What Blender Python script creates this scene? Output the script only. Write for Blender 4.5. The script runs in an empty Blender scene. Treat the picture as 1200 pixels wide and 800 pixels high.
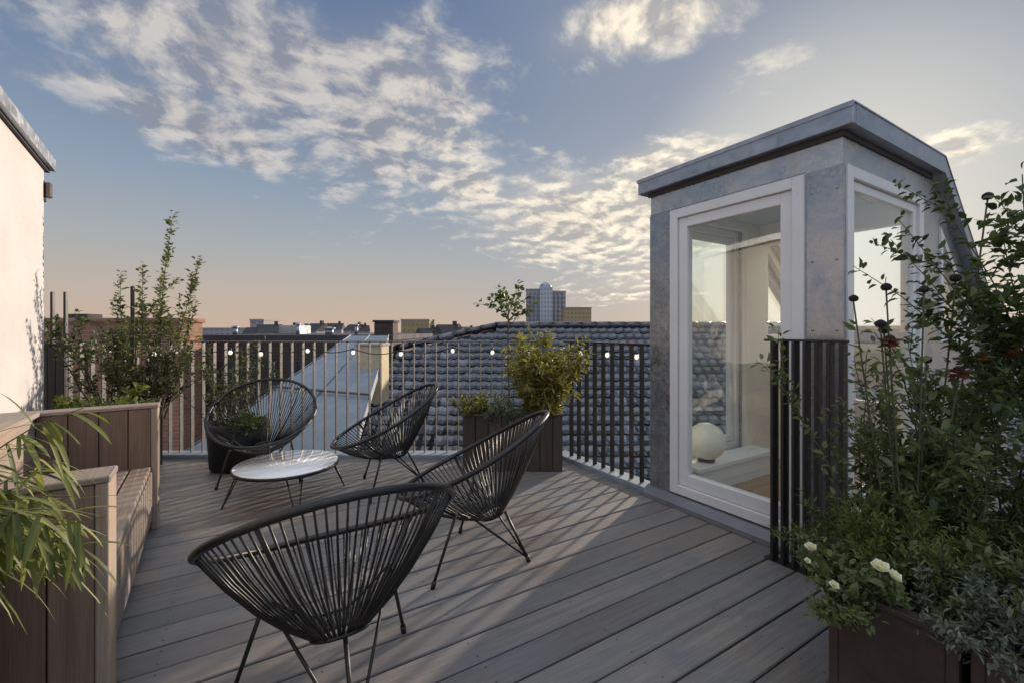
import bpy, math, random
from mathutils import Vector, Matrix, Quaternion
R = math.radians
rnd = random.Random(7)
SC = bpy.context.scene
COL = SC.collection

# ------------------------------------------------------------------ frame
# world: X runs with the deck boards, Y runs along the pavilion front, Z up, metres.
YAW = 31.6                                   # the view looks 31.6 degrees right of +Y
FW = Vector((math.sin(R(YAW)), math.cos(R(YAW)), 0))
RT = Vector((math.cos(R(YAW)), -math.sin(R(YAW)), 0))
EYE = 1.2
SUN_AZ = math.atan2(.924, .381)
SUN_EL = R(13.0)

def at(d, s, z=0.0):
    "a point d metres ahead of the standpoint and s metres to the right"
    v = FW * d + RT * s
    return Vector((v.x, v.y, z))

VIEW_ROT = -R(YAW)                           # rotation whose local +Y looks along FW

# ------------------------------------------------------------------ mesh builder
class MB:
    def __init__(s):
        s.v = []; s.f = []; s.t = []; s.sm = []
    def add(s, vs, fs, tint=None, smooth=False):
        o = len(s.v)
        if tint is None: tint = rnd.random()
        s.v.extend([tuple(p) for p in vs])
        for f in fs:
            s.f.append(tuple(i + o for i in f)); s.t.append(tint); s.sm.append(smooth)
        return s
    def box(s, x0, x1, y0, y1, z0, z1, tint=None, ch=0.0, M=None):
        if ch <= 0:
            vs = [(x, y, z) for z in (z0, z1) for y in (y0, y1) for x in (x0, x1)]
            fs = [(0, 2, 3, 1), (4, 5, 7, 6), (0, 1, 5, 4), (2, 6, 7, 3), (0, 4, 6, 2), (1, 3, 7, 5)]
        else:
            c = min(ch, (x1-x0)*.45, (y1-y0)*.45, (z1-z0)*.45)
            vs = []; idx = {}
            X = (x0, x1); Y = (y0, y1); Z = (z0, z1)
            for i in (0, 1):
                for j in (0, 1):
                    for k in (0, 1):
                        sx = c if i == 0 else -c; sy = c if j == 0 else -c; sz = c if k == 0 else -c
                        idx[(i, j, k, 0)] = len(vs); vs.append((X[i], Y[j]+sy, Z[k]+sz))
                        idx[(i, j, k, 1)] = len(vs); vs.append((X[i]+sx, Y[j], Z[k]+sz))
                        idx[(i, j, k, 2)] = len(vs); vs.append((X[i]+sx, Y[j]+sy, Z[k]))
            fs = []
            for i in (0, 1):
                q = [idx[(i, 0, 0, 0)], idx[(i, 1, 0, 0)], idx[(i, 1, 1, 0)], idx[(i, 0, 1, 0)]]
                fs.append(q if i else q[::-1])
                q = [idx[(0, i, 0, 1)], idx[(1, i, 0, 1)], idx[(1, i, 1, 1)], idx[(0, i, 1, 1)]]
                fs.append(q[::-1] if i else q)
                q = [idx[(0, 0, i, 2)], idx[(1, 0, i, 2)], idx[(1, 1, i, 2)], idx[(0, 1, i, 2)]]
                fs.append(q if i else q[::-1])
            for a in (0, 1):
                for b in (0, 1):
                    fs.append([idx[(a, b, 0, 0)], idx[(a, b, 0, 1)], idx[(a, b, 1, 1)], idx[(a, b, 1, 0)]])
                    fs.append([idx[(a, 0, b, 0)], idx[(a, 0, b, 2)], idx[(a, 1, b, 2)], idx[(a, 1, b, 0)]])
                    fs.append([idx[(0, a, b, 1)], idx[(0, a, b, 2)], idx[(1, a, b, 2)], idx[(1, a, b, 1)]])
                    for k in (0, 1):
                        fs.append([idx[(a, b, k, 0)], idx[(a, b, k, 1)], idx[(a, b, k, 2)]])
        if M is not None: vs = [M @ Vector(p) for p in vs]
        return s.add(vs, fs, tint)
    def prism(s, poly, axis, a, b, tint=None):
        "extrude a 2-D polygon along an axis; for 'y' the polygon is (x,z), for 'x' (y,z), for 'z' (x,y)"
        def p(u, w, h):
            return (u, h, w) if axis == 'y' else (h, u, w) if axis == 'x' else (u, w, h)
        n = len(poly)
        vs = [p(u, w, a) for u, w in poly] + [p(u, w, b) for u, w in poly]
        fs = [tuple(range(n)), tuple(range(2*n-1, n-1, -1))]
        fs += [(i, i+n, (i+1) % n + n, (i+1) % n) for i in range(n)]
        return s.add(vs, fs, tint)
    def tube(s, pts, r, n=6, tint=None, closed=False, smooth=True, r2=None):
        pts = [Vector(p) for p in pts]; m = len(pts)
        if tint is None: tint = rnd.random()
        rings = []; up = None
        for i, p in enumerate(pts):
            if closed: t = pts[(i+1) % m] - pts[i-1]
            else: t = pts[min(i+1, m-1)] - pts[max(i-1, 0)]
            if t.length < 1e-9: t = Vector((0, 0, 1))
            t.normalize()
            if up is None:
                a = Vector((0, 0, 1)) if abs(t.z) < .9 else Vector((1, 0, 0))
                up = (a - t*a.dot(t)).normalized()
            else:
                up = up - t*up.dot(t)
                up = up.normalized() if up.length > 1e-6 else t.orthogonal().normalized()
            w = t.cross(up)
            rr = r if r2 is None else r + (r2-r)*i/max(1, m-1)
            rings.append([p + (up*math.cos(2*math.pi*k/n) + w*math.sin(2*math.pi*k/n))*rr for k in range(n)])
        vs = [q for g in rings for q in g]; fs = []
        for i in range(m if closed else m-1):
            j = (i+1) % m
            for k in range(n):
                fs.append((i*n+k, i*n+(k+1) % n, j*n+(k+1) % n, j*n+k))
        if not closed:
            fs.append(tuple(range(n-1, -1, -1))); fs.append(tuple((m-1)*n+k for k in range(n)))
        return s.add(vs, fs, tint, smooth)
    def lathe(s, prof, n=32, c=(0, 0, 0), tint=None, smooth=True):
        vs = []; fs = []; m = len(prof)
        for r, z in prof:
            for k in range(n):
                a = 2*math.pi*k/n
                vs.append((c[0]+r*math.cos(a), c[1]+r*math.sin(a), c[2]+z))
        for i in range(m-1):
            for k in range(n):
                fs.append((i*n+k, i*n+(k+1) % n, (i+1)*n+(k+1) % n, (i+1)*n+k))
        fs.append(tuple(range(n-1, -1, -1))); fs.append(tuple((m-1)*n+k for k in range(n)))
        return s.add(vs, fs, tint, smooth)
    def leaf(s, p, d, nrm, L, W, tint=None, fold=.25, bend=.15):
        d = d.normalized()
        w = d.cross(nrm)
        if w.length < 1e-5: w = d.orthogonal()
        w.normalize(); nn = w.cross(d)
        a = p + d*L*.33 - nn*L*bend*.2; b = p + d*L*.7 - nn*L*bend*.5
        t = p + d*L - nn*L*bend*1.3
        vs = [p, a + w*W*.5 + nn*W*fold, b + w*W*.42 + nn*W*fold, t, b - w*W*.42 + nn*W*fold, a - w*W*.5 + nn*W*fold, a, b]
        fs = [(0, 6, 1), (6, 7, 2, 1), (7, 3, 2), (0, 5, 6), (5, 4, 7, 6), (4, 3, 7)]
        return s.add(vs, fs, tint, True)
    def blade(s, pts, W, tint=None):
        pts = [Vector(p) for p in pts]; m = len(pts); vs = []; fs = []
        for i, p in enumerate(pts):
            t = (pts[min(i+1, m-1)] - pts[max(i-1, 0)]).normalized()
            w = t.cross(Vector((0, 0, 1)))
            w = w.normalized() if w.length > 1e-4 else Vector((1, 0, 0))
            k = i/(m-1); ww = W*(.55 + .9*k)*(1-k)**.6 if k > .3 else W*(.55+.9*k)*(.7**.6)
            nn = w.cross(t)
            vs += [p - w*ww*.5 + nn*ww*.12, p, p + w*ww*.5 + nn*ww*.12]
        for i in range(m-1):
            fs += [(3*i, 3*i+1, 3*i+4, 3*i+3), (3*i+1, 3*i+2, 3*i+5, 3*i+4)]
        return s.add(vs, fs, tint, True)
    def build(s, name, m, parent=None, loc=None, rotz=0):
        me = bpy.data.meshes.new(name)
        me.from_pydata(s.v, [], s.f); me.validate(); me.update()
        if len(me.polygons) == len(s.t):
            at_ = me.attributes.new('tint', 'FLOAT', 'FACE'); at_.data.foreach_set('value', s.t)
            me.polygons.foreach_set('use_smooth', s.sm)
        if m is not None: me.materials.append(m)
        o = bpy.data.objects.new(name, me); COL.objects.link(o)
        if parent is not None: o.parent = parent
        if loc is not None: o.location = loc
        if rotz: o.rotation_euler = (0, 0, rotz)
        return o

def tag(o, label, cat, group=None):
    o['label'] = label; o['category'] = cat
    if group: o['group'] = group
    return o
def thing(name, label, cat, loc=(0, 0, 0), rotz=0, group=None):
    o = bpy.data.objects.new(name, None); COL.objects.link(o)
    o.empty_display_size = .1
    o.location = loc; o.rotation_euler = (0, 0, rotz)
    return tag(o, label, cat, group)
def structure(o, kind='structure'):
    o['kind'] = kind; return o
def dup(root, loc, rotz, label, group=None):
    r = root.copy(); COL.objects.link(r); r.location = loc; r.rotation_euler = (0, 0, rotz)
    r['label'] = label
    if group: r['group'] = group
    for ch in list(root.children):
        c = ch.copy(); COL.objects.link(c); c.parent = r
        for g in list(ch.children):
            d = g.copy(); COL.objects.link(d); d.parent = c
    return r

# ------------------------------------------------------------------ materials
class NT:
    def __init__(s, tree): s.t = tree; s.L = tree.links
    def n(s, typ, **kw):
        o = s.t.nodes.new(typ)
        for k, v in kw.items(): setattr(o, k, v)
        return o
    def put(s, sock, v):
        if v is None: return
        if hasattr(v, 'is_linked') or isinstance(v, bpy.types.NodeSocket): s.L.new(v, sock)
        else: sock.default_value = v
    def m(s, op, a, b=None, c=None, clamp=False):
        o = s.n('ShaderNodeMath', operation=op, use_clamp=clamp)
        for i, v in enumerate((a, b, c)): s.put(o.inputs[i], v)
        return o.outputs[0]
    def vm(s, op, a, b=None, scale=None):
        o = s.n('ShaderNodeVectorMath', operation=op)
        s.put(o.inputs[0], a)
        if b is not None: s.put(o.inputs[1], b)
        if scale is not None: s.put(o.inputs['Scale'], scale)
        return o.outputs['Value'] if op in ('DOT_PRODUCT', 'LENGTH', 'DISTANCE') else o.outputs[0]
    def mix(s, f, a, b, mode='MIX'):
        o = s.n('ShaderNodeMix', data_type='RGBA', blend_type=mode)
        s.put(o.inputs[0], f); s.put(o.inputs[6], a); s.put(o.inputs[7], b)
        return o.outputs[2]
    def sep(s, v):
        o = s.n('ShaderNodeSeparateXYZ'); s.L.new(v, o.inputs[0]); return o.outputs
    def comb(s, x, y, z):
        o = s.n('ShaderNodeCombineXYZ')
        for i, v in enumerate((x, y, z)): s.put(o.inputs[i], v)
        return o.outputs[0]
    def noise(s, vec, scale, detail=4, rough=.55, dist=0, lac=2.0):
        o = s.n('ShaderNodeTexNoise'); o.noise_dimensions = '3D'
        if vec is not None: s.L.new(vec, o.inputs['Vector'])
        o.inputs['Scale'].default_value = scale; o.inputs['Detail'].default_value = detail
        o.inputs['Roughness'].default_value = rough; o.inputs['Distortion'].default_value = dist
        return o.outputs['Fac']
    def ramp(s, f, stops, interp='LINEAR'):
        o = s.n('ShaderNodeValToRGB'); e = o.color_ramp.elements; o.color_ramp.interpolation = interp
        while len(e) < len(stops): e.new(.5)
        for k, (p, c) in enumerate(stops):
            e[k].position = p; e[k].color = (c[0], c[1], c[2], 1) if len(c) == 3 else c
        s.put(o.inputs[0], f)
        return o.outputs[0]
    def maprange(s, v, a, b, c=0., d=1., smooth=False):
        o = s.n('ShaderNodeMapRange', clamp=True)
        if smooth: o.interpolation_type = 'SMOOTHSTEP'
        s.put(o.inputs[0], v)
        for i, x in enumerate((a, b, c, d)): s.put(o.inputs[i+1], x)
        return o.outputs[0]

def newmat(name):
    m = bpy.data.materials.new(name); m.use_nodes = True
    t = NT(m.node_tree); b = m.node_tree.nodes['Principled BSDF']
    return m, t, b
def c4(c): return (c[0], c[1], c[2], 1)

def plain(name, base, rough=.5, metal=0., var=.12, scale=6., bump=0., bscale=40., tint=0., spec=.5, coat=0., dirt=0.):
    m, t, b = newmat(name)
    co = t.n('ShaderNodeTexCoord').outputs['Object']
    n1 = t.noise(co, scale, 5, .6)
    f = t.maprange(n1, .3, .7, 1-var, 1+var)
    if tint:
        a = t.n('ShaderNodeAttribute', attribute_name='tint')
        f = t.m('MULTIPLY', f, t.maprange(a.outputs['Fac'], 0, 1, 1-tint, 1+tint))
    col = t.mix(1.0, c4(base), f, 'MULTIPLY')
    if dirt:
        n2 = t.noise(co, scale*.35, 6, .7)
        col = t.mix(t.maprange(n2, .5, .75, 0, dirt), col, c4([x*.45 for x in base]))
    t.put(b.inputs['Base Color'], col)
    if coat: b.inputs['Coat IOR'].default_value = 1.9; b.inputs['Coat Roughness'].default_value = .01
    t.put(b.inputs['Roughness'], t.maprange(t.noise(co, scale*2.3, 3), .3, .7, max(0, rough-.08), min(1, rough+.08)))
    b.inputs['Metallic'].default_value = metal
    b.inputs['Specular IOR Level'].default_value = spec
    b.inputs['Coat Weight'].default_value = coat
    if bump:
        bn = t.n('ShaderNodeBump'); bn.inputs['Strength'].default_value = bump; bn.inputs['Distance'].default_value = .01
        t.put(bn.inputs['Height'], t.noise(co, bscale, 4))
        t.L.new(bn.outputs[0], b.inputs['Normal'])
    return m

def wood(name, c_a, c_b, grain='X', rough=.65, tint=.25, grey=None):
    m, t, b = newmat(name)
    co = t.n('ShaderNodeTexCoord').outputs['Object']
    att = t.n('ShaderNodeAttribute', attribute_name='tint').outputs['Fac']
    off = t.comb(t.m('MULTIPLY', att, 37.), t.m('MULTIPLY', att, 91.), t.m('MULTIPLY', att, 53.))
    p = t.vm('ADD', co, off)
    st = {'X': (1.2, 30, 30), 'Y': (30, 1.2, 30), 'Z': (30, 30, 1.2)}[grain]
    g = t.noise(t.vm('MULTIPLY', p, st), 1.0, 6, .65, 1.2)
    st2 = {'X': (6, 240, 240), 'Y': (240, 6, 240), 'Z': (240, 240, 6)}[grain]
    fine = t.noise(t.vm('MULTIPLY', p, st2), 1.0, 3, .6)
    blot = t.noise(co, 1.7, 5, .65)
    col = t.mix(t.maprange(g, .3, .7), c4(c_a), c4(c_b))
    col = t.mix(1.0, col, t.maprange(fine, .3, .7, .8, 1.15), 'MULTIPLY')
    col = t.mix(1.0, col, t.maprange(att, 0, 1, 1-tint, 1+tint), 'MULTIPLY')
    if grey is not None:
        col = t.mix(t.maprange(blot, .38, .66), col, t.mix(1.0, c4(grey), t.maprange(fine, .3, .7, .82, 1.15), 'MULTIPLY'))
    t.put(b.inputs['Base Color'], col)
    t.put(b.inputs['Roughness'], t.maprange(blot, .3, .7, rough-.14, rough+.1))
    bn = t.n('ShaderNodeBump'); bn.inputs['Strength'].default_value = .35; bn.inputs['Distance'].default_value = .004
    t.put(bn.inputs['Height'], t.m('ADD', g, t.m('MULTIPLY', fine, .6)))
    t.L.new(bn.outputs[0], b.inputs['Normal'])
    return m

def zinc(name, base, rough=.42, metal=.75, spangle=30., var=.22, blue=.4):
    m, t, b = newmat(name)
    co = t.n('ShaderNodeTexCoord').outputs['Object']
    v = t.n('ShaderNodeTexVoronoi'); v.inputs['Scale'].default_value = spangle; t.L.new(co, v.inputs['Vector'])
    hue = t.sep(v.outputs['Color'])[0]
    big = t.noise(co, 2.4, 6, .65, .6)
    drip = t.noise(t.vm('MULTIPLY', co, (9, 9, 1.1)), 1.0, 5, .6)
    col = t.mix(1.0, c4(base), t.maprange(hue, 0, 1, 1-var*.55, 1+var*.55), 'MULTIPLY')
    col = t.mix(1.0, col, t.maprange(big, .3, .7, 1-var, 1+var*.7), 'MULTIPLY')
    col = t.mix(t.maprange(drip, .55, .75, 0, .35), col, c4([x*.6 for x in base]))
    patch = t.noise(t.vm('ADD', co, (3.1, 7.7, 1.3)), 3.6, 6, .62, .9)
    col = t.mix(t.maprange(patch, .46, .66, 0, blue), col, c4((base[0]*.62, base[1]*.74, base[2]*.93)))
    t.put(b.inputs['Base Color'], col)
    b.inputs['Metallic'].default_value = metal
    t.put(b.inputs['Roughness'], t.maprange(t.m('ADD', big, t.m('MULTIPLY', hue, .3)), .4, .95, rough-.12, rough+.16))
    bn = t.n('ShaderNodeBump'); bn.inputs['Strength'].default_value = .25; bn.inputs['Distance'].default_value = .02
    t.put(bn.inputs['Height'], t.noise(co, 3.5, 3)); t.L.new(bn.outputs[0], b.inputs['Normal'])
    return m

def leafmat(name, dark, mid, light, trans=.35):
    m, t, b = newmat(name)
    att = t.n('ShaderNodeAttribute', attribute_name='tint').outputs['Fac']
    col = t.ramp(att, [(0, dark), (.55, mid), (1, light)])
    t.put(b.inputs['Base Color'], col); b.inputs['Roughness'].default_value = .5
    b.inputs['Specular IOR Level'].default_value = .35
    tr = t.n('ShaderNodeBsdfTranslucent'); t.put(tr.inputs[0], t.mix(1.0, col, (1.5, 1.6, .7, 1), 'MULTIPLY'))
    mx = t.n('ShaderNodeMixShader'); mx.inputs[0].default_value = trans
    t.L.new(b.outputs[0], mx.inputs[1]); t.L.new(tr.outputs[0], mx.inputs[2])
    t.L.new(mx.outputs[0], m.node_tree.nodes['Material Output'].inputs['Surface'])
    return m

def glassmat(name, tintc=(.96, .985, .97), refl=1.0):
    m, t, b = newmat(name)
    m.node_tree.nodes.remove(b)
    tr = t.n('ShaderNodeBsdfTransparent'); tr.inputs[0].default_value = c4(tintc)
    gl = t.n('ShaderNodeBsdfGlossy'); gl.inputs['Roughness'].default_value = .015; gl.inputs[0].default_value = (1, 1, 1, 1)
    fr = t.n('ShaderNodeLayerWeight'); fr.inputs[0].default_value = .5
    mx = t.n('ShaderNodeMixShader'); t.put(mx.inputs[0], t.m('ADD', t.m('MULTIPLY', t.m('POWER', fr.outputs['Facing'], 5.0), .9*refl), .05*refl, clamp=True))
    t.L.new(tr.outputs[0], mx.inputs[1]); t.L.new(gl.outputs[0], mx.inputs[2])
    t.L.new(mx.outputs[0], m.node_tree.nodes['Material Output'].inputs['Surface'])
    return m

def brickmat(name, a, b_, mortar, scale=1.0, rot=False):
    m, t, b = newmat(name)
    co = t.n('ShaderNodeTexCoord').outputs['Object']
    x, y, z = t.sep(co)
    v = t.comb(t.m('ADD', x, y), z, 0.0)
    br = t.n('ShaderNodeTexBrick'); t.L.new(v, br.inputs['Vector'])
    br.inputs['Color1'].default_value = c4(a); br.inputs['Color2'].default_value = c4(b_); br.inputs['Mortar'].default_value = c4(mortar)
    br.inputs['Scale'].default_value = scale; br.inputs['Brick Width'].default_value = .22; br.inputs['Row Height'].default_value = .07
    br.inputs['Mortar Size'].default_value = .008; br.inputs['Bias'].default_value = 0
    col = t.mix(1.0, br.outputs['Color'], t.maprange(t.noise(co, 1.3, 6, .7), .3, .7, .65, 1.2), 'MULTIPLY')
    t.put(b.inputs['Base Color'], col); b.inputs['Roughness'].default_value = .85
    bn = t.n('ShaderNodeBump'); bn.inputs['Strength'].default_value = .5; bn.inputs['Distance'].default_value = .01
    t.put(bn.inputs['Height'], t.m('SUBTRACT', 1.0, br.outputs['Fac'])); t.L.new(bn.outputs[0], b.inputs['Normal'])
    return m

M = {}
M['deck'] = wood('deck_wood', (.130, .116, .105), (.225, .203, .183), 'X', .50, .40, (.155, .162, .174))
def screws(m):
    t = NT(m.node_tree); b = m.node_tree.nodes['Principled BSDF']
    x, y, z = t.sep(t.n('ShaderNodeTexCoord').outputs['Object'])
    fx = t.m('MULTIPLY', t.m('SUBTRACT', t.m('FRACT', t.m('DIVIDE', x, .5)), .5), .5)
    fy = t.m('MULTIPLY', t.m('FRACT', t.m('DIVIDE', t.m('ADD', y, 2.4), .142)), .142)
    dy = t.m('MINIMUM', t.m('ABSOLUTE', t.m('SUBTRACT', fy, .028)), t.m('ABSOLUTE', t.m('SUBTRACT', fy, .106)))
    r = t.m('SQRT', t.m('ADD', t.m('MULTIPLY', fx, fx), t.m('MULTIPLY', dy, dy)))
    dot = t.m('LESS_THAN', r, .0042)
    co = t.n('ShaderNodeTexCoord').outputs['Object']
    st = t.maprange(t.noise(co, 2.6, 7, .7, .8), .55, .72, 0, .45)
    old = b.inputs['Base Color'].links[0].from_socket
    c = t.mix(st, old, (.085, .078, .072, 1)); c = t.mix(t.maprange(t.noise(co, .9, 5, .6), .48, .68, 0, .65), c, (.235, .19, .15, 1))
    t.put(b.inputs['Base Color'], t.mix(dot, c, (.045, .043, .04, 1)))
screws(M['deck'])
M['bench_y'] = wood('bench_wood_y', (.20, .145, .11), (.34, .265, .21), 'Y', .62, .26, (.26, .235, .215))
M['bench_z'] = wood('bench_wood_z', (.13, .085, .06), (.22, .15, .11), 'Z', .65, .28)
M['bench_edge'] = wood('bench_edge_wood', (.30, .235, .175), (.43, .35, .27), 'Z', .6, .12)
M['dark_wood'] = wood('dark_wood', (.035, .028, .024), (.07, .055, .045), 'Z', .7, .3)
M['galv'] = zinc('galvanised_cladding', (.47, .465, .45), .38, .8, 75, .2, .75)
M['galv_corner'] = zinc('weathered_corner_sheet', (.31, .32, .34), .34, .85, 55, .3, .8)
M['zincroof'] = zinc('zinc_roof', (.40, .43, .47), .42, .6, 18, .15)
M['fascia'] = zinc('zinc_fascia', (.36, .38, .41), .40, .7, 24, .2)
M['palezinc'] = zinc('pale_zinc', (.28, .32, .355), .6, .15, 8, .14)
M['white'] = plain('white_painted_frame', (.72, .71, .70), .35, var=.05, scale=3, dirt=.15)
M['render'] = plain('pale_render', (.50, .48, .47), .88, var=.09, scale=2.2, bump=.3, bscale=90, dirt=.3)
M['inner'] = plain('inner_wall_paint', (.74, .68, .60), .8, var=.04, scale=2)
M['ceil'] = plain('ceiling_sky_tint', (.50, .54, .60), .5, var=.03, scale=2)  # blue light from the sky is put into the ceiling colour
M['inner_floor'] = wood('inner_floor_wood', (.24, .14, .07), (.38, .24, .13), 'X', .35, .1)
M['glass'] = glassmat('window_glass', refl=1.3)
M['opal'], t_o, b_o = newmat('added_opal_glass')  # glass of the added roof light, scatters the sun into an even glow
tl_ = t_o.n('ShaderNodeBsdfTranslucent'); tl_.inputs[0].default_value = (.74, .76, .76, 1)
M['opal'].node_tree.nodes.remove(b_o); t_o.L.new(tl_.outputs[0], M['opal'].node_tree.nodes['Material Output'].inputs['Surface'])
M['black_metal'] = plain('black_painted_steel', (.012, .0115, .0115), .42, var=.2, scale=12)
M['cord'] = plain('black_vinyl_cord', (.009, .009, .0095), .42, var=.25, scale=30)
M['rail'] = plain('grey_steel_bar', (.13, .125, .12), .38, .2, var=.2, scale=14)
M['rail_dark'] = plain('dark_brown_steel', (.018, .014, .013), .55, 0, var=.25, scale=9)
M['table'] = plain('white_table_top', (.80, .81, .82), .05, var=.02, scale=4, coat=1.0)
M['pot_black'] = plain('black_pot', (.012, .012, .013), .45, var=.25, scale=5)
M['corten'] = plain('brown_steel_planter', (.058, .041, .032), .6, .25, var=.35, scale=5, bump=.15, bscale=30, dirt=.4)
M['troughm'] = wood('trough_wood', (.045, .034, .024), (.08, .06, .042), 'Z', .7, .25)
M['soil'] = plain('soil', (.03, .022, .016), .95, var=.4, scale=30, bump=.8, bscale=60)
M['stem'] = plain('green_stem', (.07, .075, .035), .7, var=.3, scale=20)
M['bark'] = plain('bark', (.10, .075, .055), .85, var=.35, scale=40, bump=.5, bscale=120)
M['leaf_dark'] = leafmat('dark_leaf', (.035, .055, .02), (.082, .115, .042), (.165, .19, .085), .3)
M['leaf_mid'] = leafmat('mid_leaf', (.06, .08, .03), (.125, .155, .06), (.22, .24, .115), .35)
M['leaf_pale'] = leafmat('pale_green_leaf', (.05, .062, .03), (.105, .12, .062), (.19, .20, .12), .4)
M['leaf_bright'] = leafmat('bright_leaf', (.06, .085, .02), (.13, .165, .045), (.24, .26, .09), .4)
M['leaf_bamboo'] = leafmat('yellow_green_leaf', (.11, .105, .025), (.22, .20, .055), (.34, .31, .11), .4)
M['leaf_grey'] = leafmat('grey_green_leaf', (.075, .09, .07), (.15, .17, .135), (.25, .27, .22), .3)
M['blade'] = leafmat('grass_blade', (.06, .08, .022), (.15, .175, .05), (.31, .32, .12), .4)
M['petal'] = leafmat('cream_petal', (.70, .66, .56), (.78, .75, .67), (.82, .80, .74), .3)
M['seed'] = plain('dark_seed_head', (.02, .014, .012), .9, var=.4, scale=60, bump=.8, bscale=150)
M['petal_orange'] = leafmat('rust_petal', (.16, .05, .02), (.26, .09, .03), (.34, .14, .05), .3)
M['petal_red'] = leafmat('brown_red_petal', (.10, .035, .03), (.17, .06, .045), (.24, .11, .08), .3)
M['leaf_yellow'] = leafmat('yellow_leaf', (.22, .17, .03), (.32, .25, .05), (.42, .33, .08), .4)
M['brick'] = brickmat('orange_brick', (.36, .17, .095), (.28, .12, .07), (.30, .24, .19))
M['brick_dark'] = brickmat('dark_brick', (.070, .046, .038), (.05, .032, .028), (.09, .07, .06))
M['coping'] = plain('concrete_coping', (.30, .27, .25), .85, var=.15, scale=3)
M['roof_felt'] = plain('dark_roof_felt', (.05, .048, .05), .85, var=.25, scale=2)
M['street'] = plain('city_ground', (.16, .15, .14), .9, var=.3, scale=.05)

# glazed tiles
def tilemat():
    m, t, b = newmat('glazed_roof_tile')
    co = t.n('ShaderNodeTexCoord').outputs['Object']
    att = t.n('ShaderNodeAttribute', attribute_name='tint').outputs['Fac']
    col = t.ramp(att, [(0, (.010, .012, .017)), (.55, (.019, .023, .034)), (.8, (.038, .045, .062)), (1, (.15, .16, .18))])  # palest stop puts sky glints into random tiles as colour
    col = t.mix(t.maprange(t.noise(co, 5, 5, .7), .52, .72, 0, .5), col, (.11, .115, .12, 1))
    t.put(b.inputs['Base Color'], col)
    t.put(b.inputs['Roughness'], t.maprange(t.m('ADD', att, t.noise(co, 3, 3)), .5, 1.5, .08, .26))
    b.inputs['Specular IOR Level'].default_value = 1.0
    b.inputs['Coat Weight'].default_value = .3; b.inputs['Coat Roughness'].default_value = .08
    return m
M['tile'] = tilemat()

# ------------------------------------------------------------------ deck
CORNER = Vector((2.56, 3.31))
def back_x(y): return 2.56 - (y - 3.31)/.524*.852      # skewed rear edge of the terrace
deck = MB()
y = -2.4; pitch = .142; w = .1335
while y < 6.5:
    x0 = -2.6; a = 2.56; b = 2.56
    if y > 1.0 - w and y < 2.25: a = b = 2.50
    if y < 1.0: a = b = 3.2
    if y > 3.31 - w:
        a = min(2.56, back_x(y)); b = min(2.56, back_x(y + w))
    if min(a, b) > x0 + .1:
        # butt joints: split the run into two or three lengths
        cuts = [x0]
        xx = x0 + (9 if rnd.random() < .93 else rnd.uniform(1.0, 3.0))
        while xx < min(a, b) - .5:
            cuts.append(xx); xx += rnd.uniform(2.4, 3.6)
        cuts.append(None)
        for i in range(len(cuts)-1):
            l = cuts[i] + .0015; rA = (cuts[i+1] - .0015) if cuts[i+1] is not None else a
            rB = (cuts[i+1] - .0015) if cuts[i+1] is not None else b
            c = .004; z = rnd.uniform(-.0012, .0012)
            prof = [(y, -.03), (y, z-c), (y+c, z), (y+w-c, z), (y+w, z-c), (y+w, -.03)]
            vs = [(l, p, q) for p, q in prof] + [(rA + (rB-rA)*(p-y)/w, p, q) for p, q in prof]
            n = 6
            fs = [tuple(range(n)), tuple(range(2*n-1, n-1, -1))] + [(i_, i_+n, (i_+1) % n+n, (i_+1) % n) for i_ in range(n)]
            deck.add(vs, fs)
    y += pitch
structure(deck.build('deck', M['deck']))
slab = MB()
slab.prism([(-2.9, -2.6), (3.4, -2.6), (3.4, .9), (2.66, .9), (2.66, 3.33), (back_x(6.7)-.0, 6.7), (-2.9, 6.7)], 'z', -.4, -.06)
structure(slab.build('roof_slab', M['roof_felt']))
kb = MB()
kb.box(2.565, 2.72, 2.25, 3.42, -.30, .035, ch=.006)
structure(kb.build('kerb', M['palezinc']))
kb = MB()
kb.box(-5.3, .46, .0, .16, -.3, .035, ch=.006)
structure(kb.build('kerb', M['palezinc'], loc=at(4.165, 0), rotz=VIEW_ROT))
gr = MB(); gr.add([(-4000, -4000, -16), (4000, -4000, -16), (4000, 4000, -16), (-4000, 4000, -16)], [(0, 1, 2, 3)])
structure(gr.build('ground', M['street']))

# ------------------------------------------------------------------ roof pavilion
PX, PY0, PY1, PZ = 2.584, 1.027, 2.247, 2.2
KNEE, END, SL = 3.83, 5.7, .84
def zw(x): return PZ if x < KNEE else PZ - SL*(x - KNEE)
pav = thing('stair_pavilion', 'glazed zinc clad roof pavilion with sloping back roof beside the terrace', 'rooftop pavilion', (PX, (PY0+PY1)/2, 0))
pl = pav.location
def P(mb, name, m, parent=pav):
    mb.v = [(x-pl.x, y-pl.y, z-pl.z) for x, y, z in mb.v]
    return mb.build(name, m, parent)
DY0, DY1, DZ0, DZ1 = 1.20, 2.065, .06, 2.03
f = MB()
f.box(PX, PX+.06, DY1, PY1, -.3, PZ); f.box(PX, PX+.06, PY0, DY0, -.3, PZ)
f.box(PX, PX+.06, DY0, DY1, DZ1, PZ); f.box(PX, PX+.06, DY0, DY1, -.3, DZ0)
f.box(PX-.006, PX-.0005, DY0-.0, PY1+.002, DZ1+.012, DZ1+.016)
fw_ = P(f, 'front_wall', M['galv'])
cs_ = MB(); cs_.box(PX-.005, PX-.0005, PY0-.004, DY0-.010, .02, 2.036); cs_.box(PX-.005, PX-.0005, DY1+.010, PY1+.004, .02, 2.036)
cs_ = P(cs_, 'corner_sheet', M['galv_corner'])
sc = None
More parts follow.
